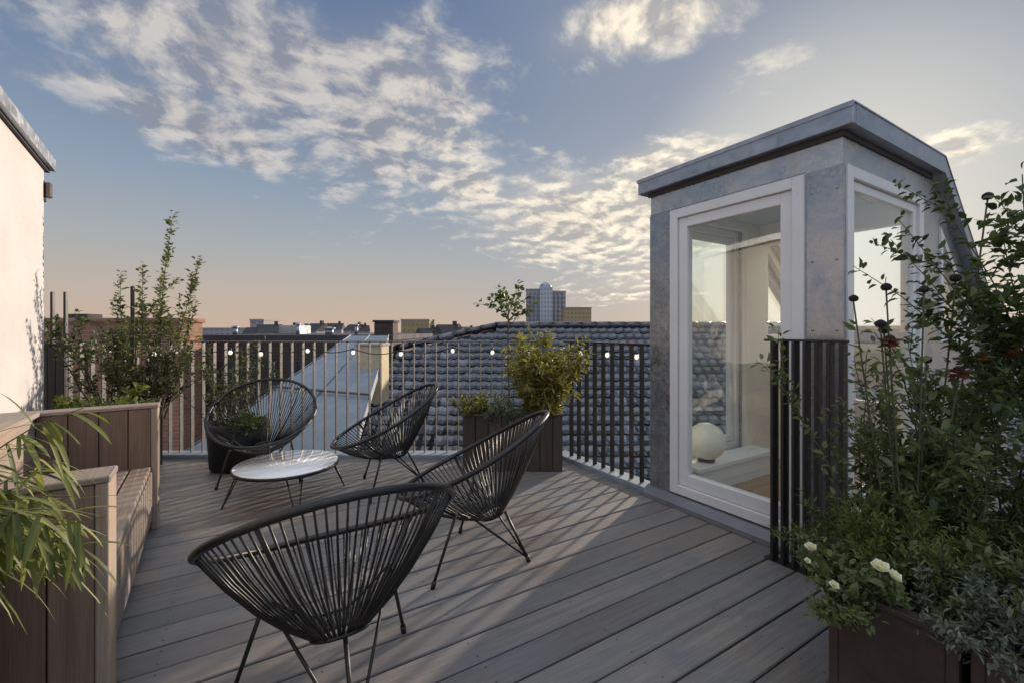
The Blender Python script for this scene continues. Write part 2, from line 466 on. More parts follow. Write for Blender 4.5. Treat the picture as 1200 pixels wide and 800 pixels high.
for zz in [.12 + .36*k for k in range(6)]:
    for yy in (PY0+.025, DY0-.035, DY1+.03, PY1-.025):
        if sc is None:
            q_ = MB(); q_.tube([(0, 0, 0), (-.003, 0, 0)], .006, 8); sc = q_.build('screw', M['fascia'], cs_); o_ = sc
        else: o_ = sc.copy(); COL.objects.link(o_); o_.parent = cs_
        o_.location = (-.0055, yy-pl.y, zz)
gp = MB(); gp.box(PX-.016, PX-.0005, PY0-.012, PY1+.012, PZ-.028, PZ-.0005); gp.box(PX, KNEE-.02, PY0-.012, PY0-.0005, PZ-.028, PZ-.0005); P(gp, 'eave_shadow_strip', M['roof_felt'])  # dark strip painted in for the shadow line under the fascia
W1 = (2.665, 3.64, .2, 2.03)                   # side window x0, x1, z0, z1
W2X0, W2X1, W2Z = 3.97, 4.60, 1.12
for ys, nm in ((PY0, 's'), (PY1-.06, 'n')):
    for y0, y1, mt, name in ((ys, ys+.06, M['galv'], 'side_wall'),
                             ((ys+.0602, ys+.10, M['inner'], 'inner_lining') if nm == 's' else (ys-.04, ys-.0002, M['inner'], 'inner_lining'))):
        s = MB(); xs = PX+.0605
        zt = lambda x: zw(x) - (.0 if name == 'side_wall' else .06)
        s.prism([(xs, -.3), (W2X1, -.3), (W2X1, W1[2]), (xs, W1[2])], 'y', y0, y1)
        s.prism([(xs, W1[2]), (W1[0], W1[2]), (W1[0], W1[3]), (xs, W1[3])], 'y', y0, y1)
        s.prism([(xs, W1[3]), (W1[1], W1[3]), (W1[1], zt(3.5)), (xs, zt(3.5))], 'y', y0, y1)
        s.prism([(W1[1], W1[2]), (W2X0, W1[2]), (W2X0, zt(W2X0)), (KNEE, zt(3.5)), (W1[1], zt(3.5))], 'y', y0, y1)
        s.prism([(W2X0, W1[2]), (W2X1, W1[2]), (W2X1, W2Z), (W2X0, W2Z)], 'y', y0, y1)
        s.prism([(W2X0, zw(W2X0)-.20), (W2X1, zw(W2X1)-.20), (W2X1, zt(W2X1)), (W2X0, zt(W2X0))], 'y', y0, y1)
        s.prism([(W2X1, -.3), (END, -.3), (END, zt(END)), (W2X1, zt(W2X1))], 'y', y0, y1)
        P(s, name, mt)
    # windows: outer frame, sash, pane
    yo = ys - .012 if nm == 's' else ys + .03
    yi = yo + .07
    def ringx(mb, x0, x1, z0, z1, t, ya, yb):
        mb.box(x0, x0+t, ya, yb, z0, z1, ch=.004); mb.box(x1-t, x1, ya, yb, z0, z1, ch=.004)
        mb.box(x0+t, x1-t, ya, yb, z0, z0+t, ch=.004); mb.box(x0+t, x1-t, ya, yb, z1-t, z1, ch=.004)
    wf = MB(); ringx(wf, W1[0]-.05, W1[1]+.02, W1[2], W1[3]+.01, .062, yo, yi)
    wo = P(wf, 'window', M['white'])
    sh = MB(); ringx(sh, W1[0]+.014, W1[1]-.044, W1[2]+.064, W1[3]-.054, .05, yo+.018, yi-.012)
    so = P(sh, 'sash', M['white'], wo)
    g = MB(); g.box(W1[0]+.06, W1[1]-.09, yo+.035, yo+.043, W1[2]+.11, W1[3]-.1); P(g, 'pane', M['glass'], wo)
    tw = MB(); t_ = .04; ztop = lambda x: zw(x)-.20
    out = [(W2X0, W2Z), (W2X1, W2Z), (W2X1, ztop(W2X1)), (W2X0, ztop(W2X0))]
    inn = [(W2X0+t_, W2Z+t_), (W2X1-t_, W2Z+t_), (W2X1-t_, ztop(W2X1-t_)-t_*1.3), (W2X0+t_, ztop(W2X0+t_)-t_*1.3)]
    for k in range(4):
        k2 = (k+1) % 4
        tw.prism([out[k], out[k2], inn[k2], inn[k]], 'y', yo, yi)
    to = P(tw, 'sloped_window', M['white'])
    g = MB(); g.prism(inn, 'y', yo+.03, yo+.038); P(g, 'pane', M['glass'], to)
# roof: folded slab with drip edge
rf = MB(); ov = .068
def roofpoly(z_up, z_dn, x0, x1):
    return [(x0, PZ+z_dn), (KNEE, PZ+z_dn), (x1, zw(x1)+z_dn), (x1, zw(x1)+z_up), (KNEE, PZ+z_up), (x0, PZ+z_up)]
SKX0, SKX1, SKY0, SKY1 = 3.98, 5.15, PY0+.16, PY1-.16     # added roof light in the back slope, brightens side panes and interior
def slope(mb, x0, x1, y0, y1, up, dn): mb.prism([(x0, zw(x0)+dn), (x1, zw(x1)+dn), (x1, zw(x1)+up), (x0, zw(x0)+up)], 'y', y0, y1)
rf.prism([(PX-.03, PZ+.002), (KNEE, PZ+.002), (KNEE, PZ+.092), (PX-.03, PZ+.092)], 'y', PY0-.03, PY1+.03)
slope(rf, KNEE, END, PY0-.03, SKY0, .092, .002); slope(rf, KNEE, END, SKY1, PY1+.03, .092, .002)
slope(rf, KNEE, SKX0, SKY0, SKY1, .092, .002); slope(rf, SKX1, END, SKY0, SKY1, .092, .002)
roof = P(rf, 'roof', M['zincroof'])
fa = MB()
fa.box(PX-.064, PX-.0305, PY0-ov, PY1+ov, PZ+.0, PZ+.1, ch=.004)
fa.box(PX-.07, PX-.0642, PY0-ov-.004, PY1+ov+.004, PZ+.083, PZ+.108)
for a, b in ((PY0-ov, PY0-.0305), (PY1+.0305, PY1+ov)):
    fa.prism(roofpoly(.1, .0, PX-.03, END), 'y', a, b)
    fa.prism(roofpoly(.108, .1005, PX-.055, END), 'y', a-.004, b+.012)
P(fa, 'fascia', M['fascia'], roof)
kb = MB()
for (a, b, c, d) in ((SKX0-.03, SKX1+.03, SKY0-.03, SKY0+.03), (SKX0-.03, SKX1+.03, SKY1-.03, SKY1+.03), (SKX0-.03, SKX0+.03, SKY0+.0305, SKY1-.0305), (SKX1-.03, SKX1+.03, SKY0+.0305, SKY1-.0305)):
    slope(kb, a, b, c, d, .135, .0935)
rl_ = P(kb, 'added_roof_light', M['fascia'], roof)
g = MB(); slope(g, SKX0+.03, SKX1-.03, SKY0+.03, SKY1-.03, .118, .110); P(g, 'pane', M['opal'], rl_)
sill = MB()
sill.prism([(PX-.085, 0.002), (PX-.003, 0.002), (PX-.003, .075), (PX-.03, .07), (PX-.08, .03)], 'y', PY0-.01, PY1+.012)
P(sill, 'sill', plain('dark_zinc_sill', (.20, .205, .22), .5, .5, var=.2))
bs = MB(); bs.box(PX-.03, PX-.0032, PY0, PY1, .076, .082); 
# door
dr = MB()
def ringy(mb, y0, y1, z0, z1, t, xa, xb, tb=None):
    tb = tb or t
    mb.box(xa, xb, y0, y0+t, z0, z1, ch=.004); mb.box(xa, xb, y1-t, y1, z0, z1, ch=.004)
    mb.box(xa, xb, y0+t, y1-t, z0, z0+tb, ch=.004); mb.box(xa, xb, y0+t, y1-t, z1-t, z1, ch=.004)
ringy(dr, DY0, DY1, DZ0+.02, DZ1, .062, PX-.022, PX+.07)
door = P(dr, 'door', M['white'])
sa = MB(); ringy(sa, DY0+.064, DY1-.064, DZ0+.084, DZ1-.064, .066, PX-.004, PX+.055, .08)
P(sa, 'sash', M['white'], door)
g = MB(); g.box(PX+.02, PX+.028, DY0+.13, DY1-.13, DZ0+.165, DZ1-.13); P(g, 'pane', M['glass'], door)
# inside
iv = MB(); iv.prism([(PX+.061, PZ-.03), (KNEE, PZ-.03), (KNEE, PZ-.10), (PX+.061, PZ-.10)], 'y', PY0+.101, PY1-.101)
P(iv, 'ceiling', M['ceil'])
iv = MB()
iv.prism([(KNEE+.002, PZ-.05), (KNEE+.10, zw(KNEE+.10)-.02), (KNEE+.10, PZ-.27), (KNEE+.002, PZ-.27)], 'y', PY0+.101, PY1-.101)
slope(iv, KNEE+.101, SKX0, PY0+.101, PY1-.101, -.02, -.09); slope(iv, SKX1, END-.081, PY0+.101, PY1-.101, -.02, -.09)
slope(iv, SKX0, SKX1, PY0+.101, SKY0, -.02, -.09); slope(iv, SKX0, SKX1, SKY1, PY1-.101, -.02, -.09)
P(iv, 'sloped_ceiling', M['inner'])
iv = MB(); iv.box(END-.08, END-.02, PY0+.06, PY1-.06, -.3, zw(END)-.17); P(iv, 'end_wall', M['inner'])
iv = MB()
k = PY0+.101
while k < PY1-.11:
    iv.box(PX+.062, END-.09, k, min(k+.118, PY1-.101), -.02, .045, ch=.002); k += .12
P(iv, 'floor', M['inner_floor'])
iv = MB(); iv.box(PX+.15, 3.7, PY1-.30, PY1-.102, .20, .235, ch=.004); iv.box(PX+.17, 3.68, PY1-.285, PY1-.103, .046, .199)
P(iv, 'window_seat', M['white'])
ll = MB(); ll.lathe([(.001, -.135)] + [(.135*math.sin(a), -.135*math.cos(a)) for a in [math.pi*k/14 for k in range(1, 14)]] + [(.001, .135)], 28)
gl = thing('globe_lamp', 'round white globe lamp on the window seat inside the glazed door', 'lamp', (2.95, PY1-.20, .237))
M['globe'] = plain('opal_globe', (.80, .76, .66), .3, var=.02)
ll.v = [(x, y, z+.145) for x, y, z in ll.v]; ll.build('globe', M['globe'], gl)
bb = MB(); bb.lathe([(.06, 0), (.06, .012), (.04, .018)], 20); bb.build('base', M['black_metal'], gl)

# ------------------------------------------------------------------ rendered house on the left
WD = Vector((-math.sin(R(2.8)), math.cos(R(2.8)), 0))
hs = thing('rendered_house', 'pale rendered house wall with sloping metal roof edge at far left', 'house', (-1.20, 4.5, 0), R(2.8))
w_ = MB(); 
zt = lambda y_: 2.35 - .07*max(y_, -1.1) - .02*min(y_+1.1, 0)
w_.prism([(-4.2, -.35), (0, -.35), (0, zt(0)), (-1.1, zt(-1.1)), (-4.2, zt(-4.2))], 'x', -3.2, 0)
w_.build('wall', M['render'], hs)
r_ = MB(); 
r_.prism([(-4.3, zt(-4.3)+.004), (-1.1, zt(-1.1)+.004), (.05, zt(.05)+.004), (.05, zt(.05)+.02), (-1.1, zt(-1.1)+.02), (-4.3, zt(-4.3)+.02)], 'x', -3.2, .02)
ro = r_.build('soffit', M['roof_felt'], hs)
r_ = MB()
r_.prism([(-4.3, zt(-4.3)+.021), (-1.1, zt(-1.1)+.021), (.055, zt(.055)+.021), (.055, zt(.055)+.105), (-1.1, zt(-1.1)+.105), (-4.3, zt(-4.3)+.105)], 'x', -3.2, .05)
r_.build('roof', M['fascia'], hs)
wl = thing('wall_lamp', 'small dark outdoor lamp fixed near the top of the pale wall', 'wall lamp', at(3.22, -3.385, 2.13), R(2.8))
b_ = MB(); b_.box(-.03, .0, -.03, .03, 0, .15, ch=.006); b_.build('housing', M['black_metal'], wl)
b_ = MB(); b_.box(.0, .035, -.022, .022, .03, .14, ch=.008); b_.build('shade', M['rail'], wl)

# ------------------------------------------------------------------ bench
BR = R(2.8)
bn = thing('bench', 'built in timber bench with high box arms along the pale wall', 'bench', (-.425, 3.533, 0), BR)
BL, BW, BH = 1.72, .52, .765
def boards(mb, along, a0, a1, fixed0, fixed1, z0, z1, wdt=.12):
    a = a0
    while a < a1 - .005:
        e = min(a + wdt - .004, a1)
        if along == 'x': mb.box(a, e, fixed0, fixed1, z0, z1, ch=.003)
        else: mb.box(fixed0, fixed1, a, e, z0, z1, ch=.003)
        a += wdt
for y0, y1 in ((-.115, 0), (-BL, -BL+.135)):
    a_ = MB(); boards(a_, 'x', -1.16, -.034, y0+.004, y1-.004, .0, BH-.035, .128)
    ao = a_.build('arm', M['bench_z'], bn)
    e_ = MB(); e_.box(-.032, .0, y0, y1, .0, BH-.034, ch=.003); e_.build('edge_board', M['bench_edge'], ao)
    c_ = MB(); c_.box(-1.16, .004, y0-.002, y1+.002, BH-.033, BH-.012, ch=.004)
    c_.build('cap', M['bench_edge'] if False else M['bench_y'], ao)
b_ = MB()
for k in range(6):
    z0 = .05+k*.115
    b_.box(-BW-.05, -BW, -BL+.137, -.117, z0, z0+.111, ch=.003)
b_.build('backrest', M['bench_y'], bn)
b_ = MB(); b_.box(-BW-.62, -BW+.02, -BL+.141, -.121, BH-.031, BH-.004, ch=.004); b_.build('back_cap', M['bench_y'], bn)
s_ = MB()
for k in range(5):
    x0 = -BW+.004+k*.098
    s_.box(x0, x0+.09, -BL+.137, -.117, .355, .383, ch=.004)
s_.build('seat', M['bench_y'], bn)
f_ = MB()
f_.box(-.055, -.026, -BL+.137, -.117, .215, .352, ch=.003); f_.box(-.055, -.026, -BL+.137, -.117, .072, .209, ch=.003)
f_.build('front_panel', M['bench_y'], bn)
for y0 in (-.30, -.86, -1.45):
    l_ = MB(); l_.box(-.14, -.075, y0, y0+.06, 0, .354, ch=.003); l_.build('leg', M['bench_z'], bn)

# ------------------------------------------------------------------ chairs
def rim_pt(a):
    c = math.cos(a)
    return Vector((.385*math.sin(a)*(1+.06*c), .05-.385*c, .55+.208*c + .012*math.cos(2*a)))
def ring_pt(a):
    return Vector((.085*math.sin(a), -.05-.06*math.cos(a), .25+.02*math.cos(a)))
def make_chair(loc, rotz, label):
    t = thing('woven_chair', label, 'chair', loc, rotz, 'woven black chairs around the low table')
    m = MB(); m.tube([rim_pt(2*math.pi*k/72) for k in range(72)], .0125, 10, .5, True); m.build('rim', M['cord'], t)
    m = MB(); m.tube([ring_pt(2*math.pi*k/24) for k in range(24)], .009, 8, .5, True); m.build('inner_ring', M['black_metal'], t)
    m = MB(); N = 92
    for k in range(N):
        a = 2*math.pi*(k+.5)/N
        p, q = rim_pt(a), ring_pt(a + rnd.uniform(-.03, .03))
        mid = (p+q)/2 + Vector((0, 0, -.038))
        m.tube([p, (p+mid)/2 + Vector((0, 0, -.009)), mid, (q+mid)/2 + Vector((0, 0, -.009)), q], .0034, 5)
    m.build('cord_web', M['cord'], t)
    m = MB()
    for a in (R(38), R(-38), R(118), R(-118)):
        p, q = rim_pt(a), ring_pt(a)
        m.tube([p, p.lerp(q, .25) + Vector((0, 0, -.027)), (p+q)/2 + Vector((0, 0, -.036)), p.lerp(q, .75) + Vector((0, 0, -.027)), q], .006, 7)
    m.build('frame', M['black_metal'], t)
    tops = [Vector((-.20, .09, .345)), Vector((.20, .09, .345)), Vector((0, -.11, .262))]
    feet = [Vector((-.29, .19, .006)), Vector((.29, .19, .006)), Vector((0, -.24, .006))]
    for p, q in zip(tops, feet):
        m = MB(); m.tube([p, q], .0072, 7); lg = m.build('leg', M['black_metal'], t)
        m = MB(); d = (p-q).normalized(); m.tube([q + Vector((0, 0, -.005)), q + d*.03], .0115, 8); m.build('foot', M['black_metal'], lg)
    for sx in (-1, 1):
        m = MB(); m.tube([Vector((.20*sx, .09, .345)), Vector((.0, -.235, .02))], .0055, 6); m.build('strut', M['black_metal'], t)
    m = MB()
    pts = [(-.2, .09, .345), (-.13, .10, .28), (-.07, .105, .232), (-.05, .105, .222), (.05, .105, .222), (.07, .105, .232), (.13, .10, .28), (.2, .09, .345)]
    m.tube(pts, .0055, 6); m.build('seat_support', M['black_metal'], t)
    return t
def face(deg): return VIEW_ROT + R(deg)              # deg = degrees turned left of the view direction
c0 = make_chair(at(1.45, -.57), face(33), 'black woven cord chair nearest the camera, seen from behind')
dup(c0, at(2.33, -.15), face(84), 'black woven cord chair in side view in front of the timber trough')
dup(c0, at(3.42, -.92), face(112), 'black woven cord chair behind the right side of the low table, by the rail')
dup(c0, at(3.62, -2.02), face(199), 'black woven cord chair facing the camera beside the black round pot')

# ------------------------------------------------------------------ table
tb = thing('low_table', 'low round white table with thin metal legs between the chairs', 'table', at(3.2, -1.62), VIEW_ROT)
m = MB(); m.lathe([(.337, .236), (.341, .240), (.341, .248), (.337, .252)], 64); m.build('tabletop', M['table'], tb)
m = MB(); m.lathe([(.33, .226), (.348, .226), (.348, .246), (.3425, .246), (.3425, .235), (.33, .235)], 64); m.build('rim', M['black_metal'], tb)
for k in range(4):
    a = R(35 + 90*k); c, s = math.cos(a), math.sin(a); pxp, pyp = -s, c
    m = MB()
    m.tube([(.30*c+.05*pxp, .30*s+.05*pyp, .228), (.395*c+.012*pxp, .395*s+.012*pyp, .012), (.4*c, .4*s, .006), (.395*c-.012*pxp, .395*s-.012*pyp, .012), (.30*c-.05*pxp, .30*s-.05*pyp, .228)], .005, 6)
    m.build('leg', M['black_metal'], tb)

# ------------------------------------------------------------------ railings
def railing(label, loc, rotz, x0, x1, h=1.10, pitch=.106, mat=None, bw=.008, bd=.045, z0=.036, post=None):
    mat = mat or M['rail']
    t = thing('railing', label, 'railing', loc, rotz)
    m = MB(); m.box(x0, x1, -.025, .025, h-.012, h, ch=.002); m.build('top_rail', mat, t)
    m = MB(); m.box(-bw/2, bw/2, -bd/2, bd/2, z0, h-.0125, ch=.0015)
    first = None; x = x0 + bw
    while x < x1:
        if first is None: first = m.build('baluster', mat, t); o = first
        else: o = first.copy(); COL.objects.link(o); o.parent = t
        o.location = (x, 0, 0); x += pitch
    return t
railing('long grey steel railing of flat upright bars along the rear terrace edge', at(4.245, 0), VIEW_ROT, -4.55, .40)
fr = railing('short steel railing between the corner planter and the pavilion', (2.64, 2.27, 0), math.pi/2, 0, 1.06, pitch=.106, mat=M['black_metal'])
m = MB(); m.box(.0, .05, -.06, -.026, .036, 1.12, ch=.004); m.build('end_post', M['rail_dark'], fr)
sc_ = railing('dense black slatted railing standing in front of the pavilion corner', (2.395, .935, 0), math.pi/2, 0, .37, 1.155, .052, M['rail_dark'], .016, .055, .004)
m = MB(); m.box(.0, .37, -.03, .03, .003, .0035); m.build('base_plate', M['rail_dark'], sc_)

# string of lights
M['bulb'], t_n, b_n = newmat('glowing_bulb')
b_n.inputs['Base Color'].default_value = (.8, .78, .74, 1); b_n.inputs['Roughness'].default_value = .2
b_n.inputs['Emission Color'].default_value = (1, .9, .78, 1); b_n.inputs['Emission Strength'].default_value = .42
sl = thing('light_string', 'string of small white bulbs hanging under the railing top', 'string lights', at(4.19, 0, 1.05), VIEW_ROT)
pts = []; bx = [-4.3, -3.78, -3.38, -3.17, -2.66, -2.37, -1.93, -1.5, -1.05, -.56, -.185, .16]
bp = [Vector((x, -.0, -.02 - .015*((i*7) % 3))) for i, x in enumerate(bx)]
inv = Matrix.Rotation(-VIEW_ROT, 3, 'Z')
for wy in (3.05, 2.72, 2.40):
    v = Vector((2.60, wy, 0)) - at(4.19, 0); bp.append(inv @ v + Vector((0, 0, -.03)))
for i in range(len(bp)-1):
    for k in range(6):
        q = bp[i].lerp(bp[i+1], k/6) + Vector((0, 0, .012 - .045*math.sin(math.pi*k/6)))
        pts.append(q)
pts.append(bp[-1] + Vector((0, 0, .012)))
m = MB(); m.tube(pts, .0045, 5); m.build('cable', M['black_metal'], sl)
gb = MB(); gb.lathe([(.004, -.044), (.012, -.040), (.0175, -.029), (.018, -.022), (.0135, -.010), (.009, -.002)], 12)
gs = MB(); gs.lathe([(.011, -.003), (.012, .016), (.006, .02)], 10)
b0 = s0 = None
for p in bp:
    if b0 is None: b0 = gb.build('bulb', M['bulb'], sl); s0 = gs.build('socket', M['black_metal'], b0); b = b0
    else:
        b = b0.copy(); COL.objects.link(b); b.parent = sl
        s = s0.copy(); COL.objects.link(s); s.parent = b
    b.location = p

# ------------------------------------------------------------------ planters
def box_planter(name, label, loc, rotz, x0, x1, y0, y1, h, mat, lip=.012, boards_w=None, cat='planter', group=None):
    t = thing(name, label, cat, loc, rotz, group)
    m = MB(); th = .025
    if boards_w:
        boards(m, 'x', x0, x1, y0, y0+th, 0, h, boards_w); boards(m, 'x', x0, x1, y1-th, y1, 0, h, boards_w)
        boards(m, 'y', y0+th, y1-th, x0, x0+th, 0, h, boards_w); boards(m, 'y', y0+th, y1-th, x1-th, x1, 0, h, boards_w)
    else:
        m.box(x0, x1, y0, y0+th, 0, h, ch=.003); m.box(x0, x1, y1-th, y1, 0, h, ch=.003)
        m.box(x0, x0+th, y0+th, y1-th, 0, h, ch=.003); m.box(x1-th, x1, y0+th, y1-th, 0, h, ch=.003)
    m.build('box', mat, t)
    m = MB()
    m.box(x0-lip, x1+lip, y0-lip, y0+th+.004, h, h+.018, ch=.003); m.box(x0-lip, x1+lip, y1-th-.004, y1+lip, h, h+.018, ch=.003)
    m.box(x0-lip, x0+th+.004, y0+th+.004, y1-th-.004, h, h+.018, ch=.003); m.box(x1-th-.004, x1+lip, y0+th+.004, y1-th-.004, h, h+.018, ch=.003)
    m.build('rim', mat, t)
    m = MB(); m.box(x0+th, x1-th, y0+th, y1-th, h-.12, h-.05); m.build('soil', M['soil'], t)
    return t
trough = box_planter('trough_planter', 'brown timber trough planter at the rear corner of the railing', at(3.92, 0), VIEW_ROT, -.42, .43, -.14, .16, .47, M['troughm'], .01, .11)
box_planter('steel_planter', 'dark brown steel planter nearest the pavilion in the right foreground', (1.49, .35, 0), 0, 0, .95, 0, .28, .44, M['corten'], .006)
box_planter('steel_planter', 'dark brown steel planter at the bottom right corner of the photo', (1.49, -.62, 0), 0, 0, .95, 0, .95, .44, M['corten'], .006)
box_planter('steel_planter', 'dark planter box behind the bench arm under the wispy shrub', at(3.82, -3.0), VIEW_ROT, -.85, -.14, -.17, .17, .5, M['dark_wood'], .008, .1)
pot = thing('round_pot', 'black round pot on the deck behind the low table', 'plant pot', at(3.92, -2.42))
m = MB(); m.lathe([(.19, 0), (.215, .02), (.235, .36), (.245, .37), (.245, .40), (.228, .40), (.222, .35)], 36); m.build('shell', M['pot_black'], pot)
m = MB(); m.lathe([(.21, .30), (.222, .335), (.001, .35)], 24); m.build('soil', M['soil'], pot)
pg_ = thing('round_pot', 'dark pot at the left edge under the arching grass', 'plant pot', at(.97, -1.41))
m = MB(); m.lathe([(.14, 0), (.16, .02), (.2, .63), (.21, .64), (.21, .67), (.19, .67), (.185, .62)], 32); m.build('shell', M['pot_black'], pg_)
m = MB(); m.lathe([(.17, .57), (.185, .61), (.001, .63)], 24); m.build('soil', M['soil'], pg_)

# ------------------------------------------------------------------ plants
def rv(s=1.0): return Vector((rnd.gauss(0, s), rnd.gauss(0, s), rnd.gauss(0, s)))
def stem_path(base, d, L, n=8, wob=.08, curve=0.0, cdir=None):
    p = Vector(base); d = d.normalized(); out = [p.copy()]
    for k in range(n):
        d = (d + rv(wob) + (cdir or Vector((0, 0, 1)))*curve).normalized()
        p = p + d*(L/n); out.append(p.copy())
    return out
def along(path, u):
    x = u*(len(path)-1); i = min(int(x), len(path)-2); f = x-i
    return path[i].lerp(path[i+1], f), (path[i+1]-path[i]).normalized()
def leafy(lm, path, n, L, W, u0=.15, u1=1.0, spread=.9, up=.2, clump=1, scat=0.01, tb=None):
    for k in range(n):
        u = u0 + (u1-u0)*(k+rnd.random())/n
        p, t = along(path, u)
        for c in range(clump):
            side = t.cross(rv()).normalized()
            d = (t*(1-spread*.6) + side*spread + Vector((0, 0, up))).normalized()
            k2 = rnd.uniform(.65, 1.25)
            tt = rnd.random() if tb is None else min(1, max(0, rnd.gauss(tb, .25)))
            lm.leaf(p + rv(scat), d, (Vector((0, 0, 1)) + rv(.5)), L*k2, W*k2, tt, rnd.uniform(.1, .3), rnd.uniform(0, .35))
def plant(name, label, loc, cat='plant', group=None): return thing(name, label, cat, loc, 0, group)

def bush(name, label, loc, stems, H, spread, lm_mat, L, W, per, clump=1, twigs=3, wob=.1, cat='plant', r=.004, up=.2, foot=.1, tb=None, lean=Vector((0, 0, 0)), flare=1.0, u0=.15):
    t = plant(name, label, loc, cat); sm = MB(); lm = MB()
    for i in range(stems):
        a = rnd.uniform(0, 2*math.pi); q = math.sqrt(rnd.random())
        d = Vector((math.cos(a)*spread*q, math.sin(a)*spread*q, 1)) + lean
        b = Vector((math.cos(a)*foot*q, math.sin(a)*foot*q, -.02))
        h = H*rnd.uniform(.55, 1.05)*(1-.25*q)
        path = stem_path(b, d, h, 9, wob)
        sm.tube(path, r, 5, r2=r*.35)
        leafy(lm, path, per, L, W, u0, 1, .9, up, clump, .012, tb)
        for k in range(twigs):
            p, tt = along(path, rnd.uniform(.3, .92))
            dd = (tt + rv(.6)*flare + Vector((0, 0, .3))).normalized()
            tw = stem_path(p, dd, h*rnd.uniform(.15, .35), 5, wob)
            sm.tube(tw, r*.5, 4, r2=r*.25)
            leafy(lm, tw, max(3, per//2), L, W, .1, 1, .9, up, clump, .01, tb)
    sm.build('stems', M['stem'] if r < .006 else M['bark'], t)
    lm.build('foliage', lm_mat, t)
    return t

# -- rear left: wispy shrubs
tall = bush('wispy_shrub', 'tallest wispy shrub rising above the rear railing at left', at(3.80, -3.18, .45), 13, 1.10, .40, M['leaf_pale'], .04, .019, 22, 1, 6, .09, r=.007, foot=.05, tb=.6)
sp = MB(); st = MB()
for dx, px_, L_, u0_, n_ in ((.12, .09, 1.74, .42, 95), (.16, .24, 1.42, .4, 70), (.02, -.02, 1.30, .4, 60), (-.14, -.10, 1.26, .45, 60), (.2, .36, 1.05, .35, 60), (.1, .16, 1.2, .4, 60)):
    d_ = RT*px_ + Vector((0, 0, 1)); b_ = RT*dx
    path = stem_path(b_, d_, L_, 12, .022, .03)
    st.tube(path, .006, 6, r2=.0015); leafy(sp, path, n_, .042, .019, u0_, 1, .95, .25, 2, .014, .6)
    for k in range(5):
        q_, t_d = along(path, rnd.uniform(.4, .8)); tw_ = stem_path(q_, t_d + rv(.45), rnd.uniform(.12, .3), 5, .06)
        st.tube(tw_, .0025, 4, r2=.001); leafy(sp, tw_, 14, .038, .018, .2, 1, .95, .25, 2, .012, .6)
st.build('tall_stems', M['bark'], tall); sp.build('spire_foliage', M['leaf_pale'], tall)
bush('wispy_shrub', 'loose shrub with grey green leaves next to the pale wall', at(3.80, -3.45, .45), 10, 1.28, .26, M['leaf_pale'], .045, .022, 18, 2, 6, .12, r=.006, foot=.1, tb=.5)
bush('leafy_bush', 'low bright leafy plant over the far arm of the bench', at(3.2, -2.88, .5), 12, .40, .9, M['leaf_bright'], .06, .026, 12, 2, 3, .14, foot=.09)
bush('leafy_bush', 'dense green bush leaning from the dark planter box towards the round pot', at(3.86, -3.2, .45), 15, .82, .42, M['leaf_pale'], .04, .018, 20, 1, 5, .1, foot=.08, tb=.35, r=.0045, lean=RT*.42)
bush('leafy_bush', 'green bush with upright twigs growing in the black round pot', at(3.92, -2.50, .33), 18, .86, .34, M['leaf_pale'], .038, .016, 16, 1, 6, .1, foot=.12, tb=.35, lean=RT*-.12)
bush('herb_clump', 'low bright green herb clump in the round pot seen through a chair', at(3.80, -2.28, .33), 28, .24, .9, M['leaf_bright'], .035, .016, 10, 2, 2, .2, foot=.06)
stk = thing('plant_stake', 'dark upright stake among the shrubs left of the tallest one', 'stake', at(3.86, -3.3, 0))
m = MB(); m.box(-.014, .014, -.014, .014, 0, 1.56, ch=.003); m.lathe([(.018, 1.561), (.016, 1.575), (.002, 1.585)], 8); m.build('post', M['dark_wood'], stk)
# screen frame at the end of the rail
sf = thing('timber_screen', 'dark slatted timber screen between the pale wall and the shrubs', 'screen', at(4.05, -4.2, 0), VIEW_ROT)
m = MB(); boards(m, 'x', -.32, .13, -.02, .0, .05, 1.08, .075); m.build('panel', M['dark_wood'], sf)
for x in (-.02, .10):
    m = MB(); m.box(x, x+.022, .001, .03, 0, 1.55, ch=.003); m.build('post', M['black_metal'], sf)
m = MB(); m.box(-.02, .122, -.0, .02, 1.24, 1.26); m.build('crossbar', M['black_metal'], sf)

# -- trough planting
bush('bamboo', 'rounded yellow green bamboo at the right end of the timber trough', at(3.92, .27, .4), 46, .86, .21, M['leaf_bamboo'], .062, .015, 26, 2, 6, .1, foot=.12, up=-.1, r=.0045, tb=.55, flare=1.1)
bush('lavender', 'grey green lavender in the middle of the timber trough', at(3.88, -.08, .4), 40, .30, .55, M['leaf_grey'], .035, .009, 16, 2, 1, .08, foot=.12, up=.5)
bush('olive_bush', 'small olive coloured bush at the left end of the timber trough', at(3.90, -.32, .4), 22, .34, .5, M['leaf_bamboo'], .035, .014, 14, 2, 3, .12, foot=.07, tb=.25)
sp_ = thing('sapling', 'slender sapling with a small round crown above the bamboo', 'tree', at(3.98, -.03, .35))
tr = MB(); cr = MB()
trunk = [Vector((0, 0, -.03)), Vector((.004, 0, .3)), Vector((-.008, .0, .6)), Vector((.004, .01, .9)), Vector((-.004, 0, 1.05))]
tr.tube(trunk, .009, 7, r2=.005)
for k in range(15):
    a = 2*math.pi*k/15*2.4; z0 = rnd.uniform(.88, 1.1)
    d = Vector((math.cos(a)*rnd.uniform(.3, 1.1), math.sin(a)*.8, rnd.uniform(.35, 1.2)))
    path = stem_path((0, 0, z0), d, rnd.uniform(.18, .34), 6, .12)
    tr.tube(path, .0035, 5, r2=.0012)
    leafy(cr, path, 12, .05, .034, .25, 1, .9, .1, 1, .012, .3)
tr.build('trunk', M['bark'], sp_); cr.build('crown', M['leaf_dark'], sp_)

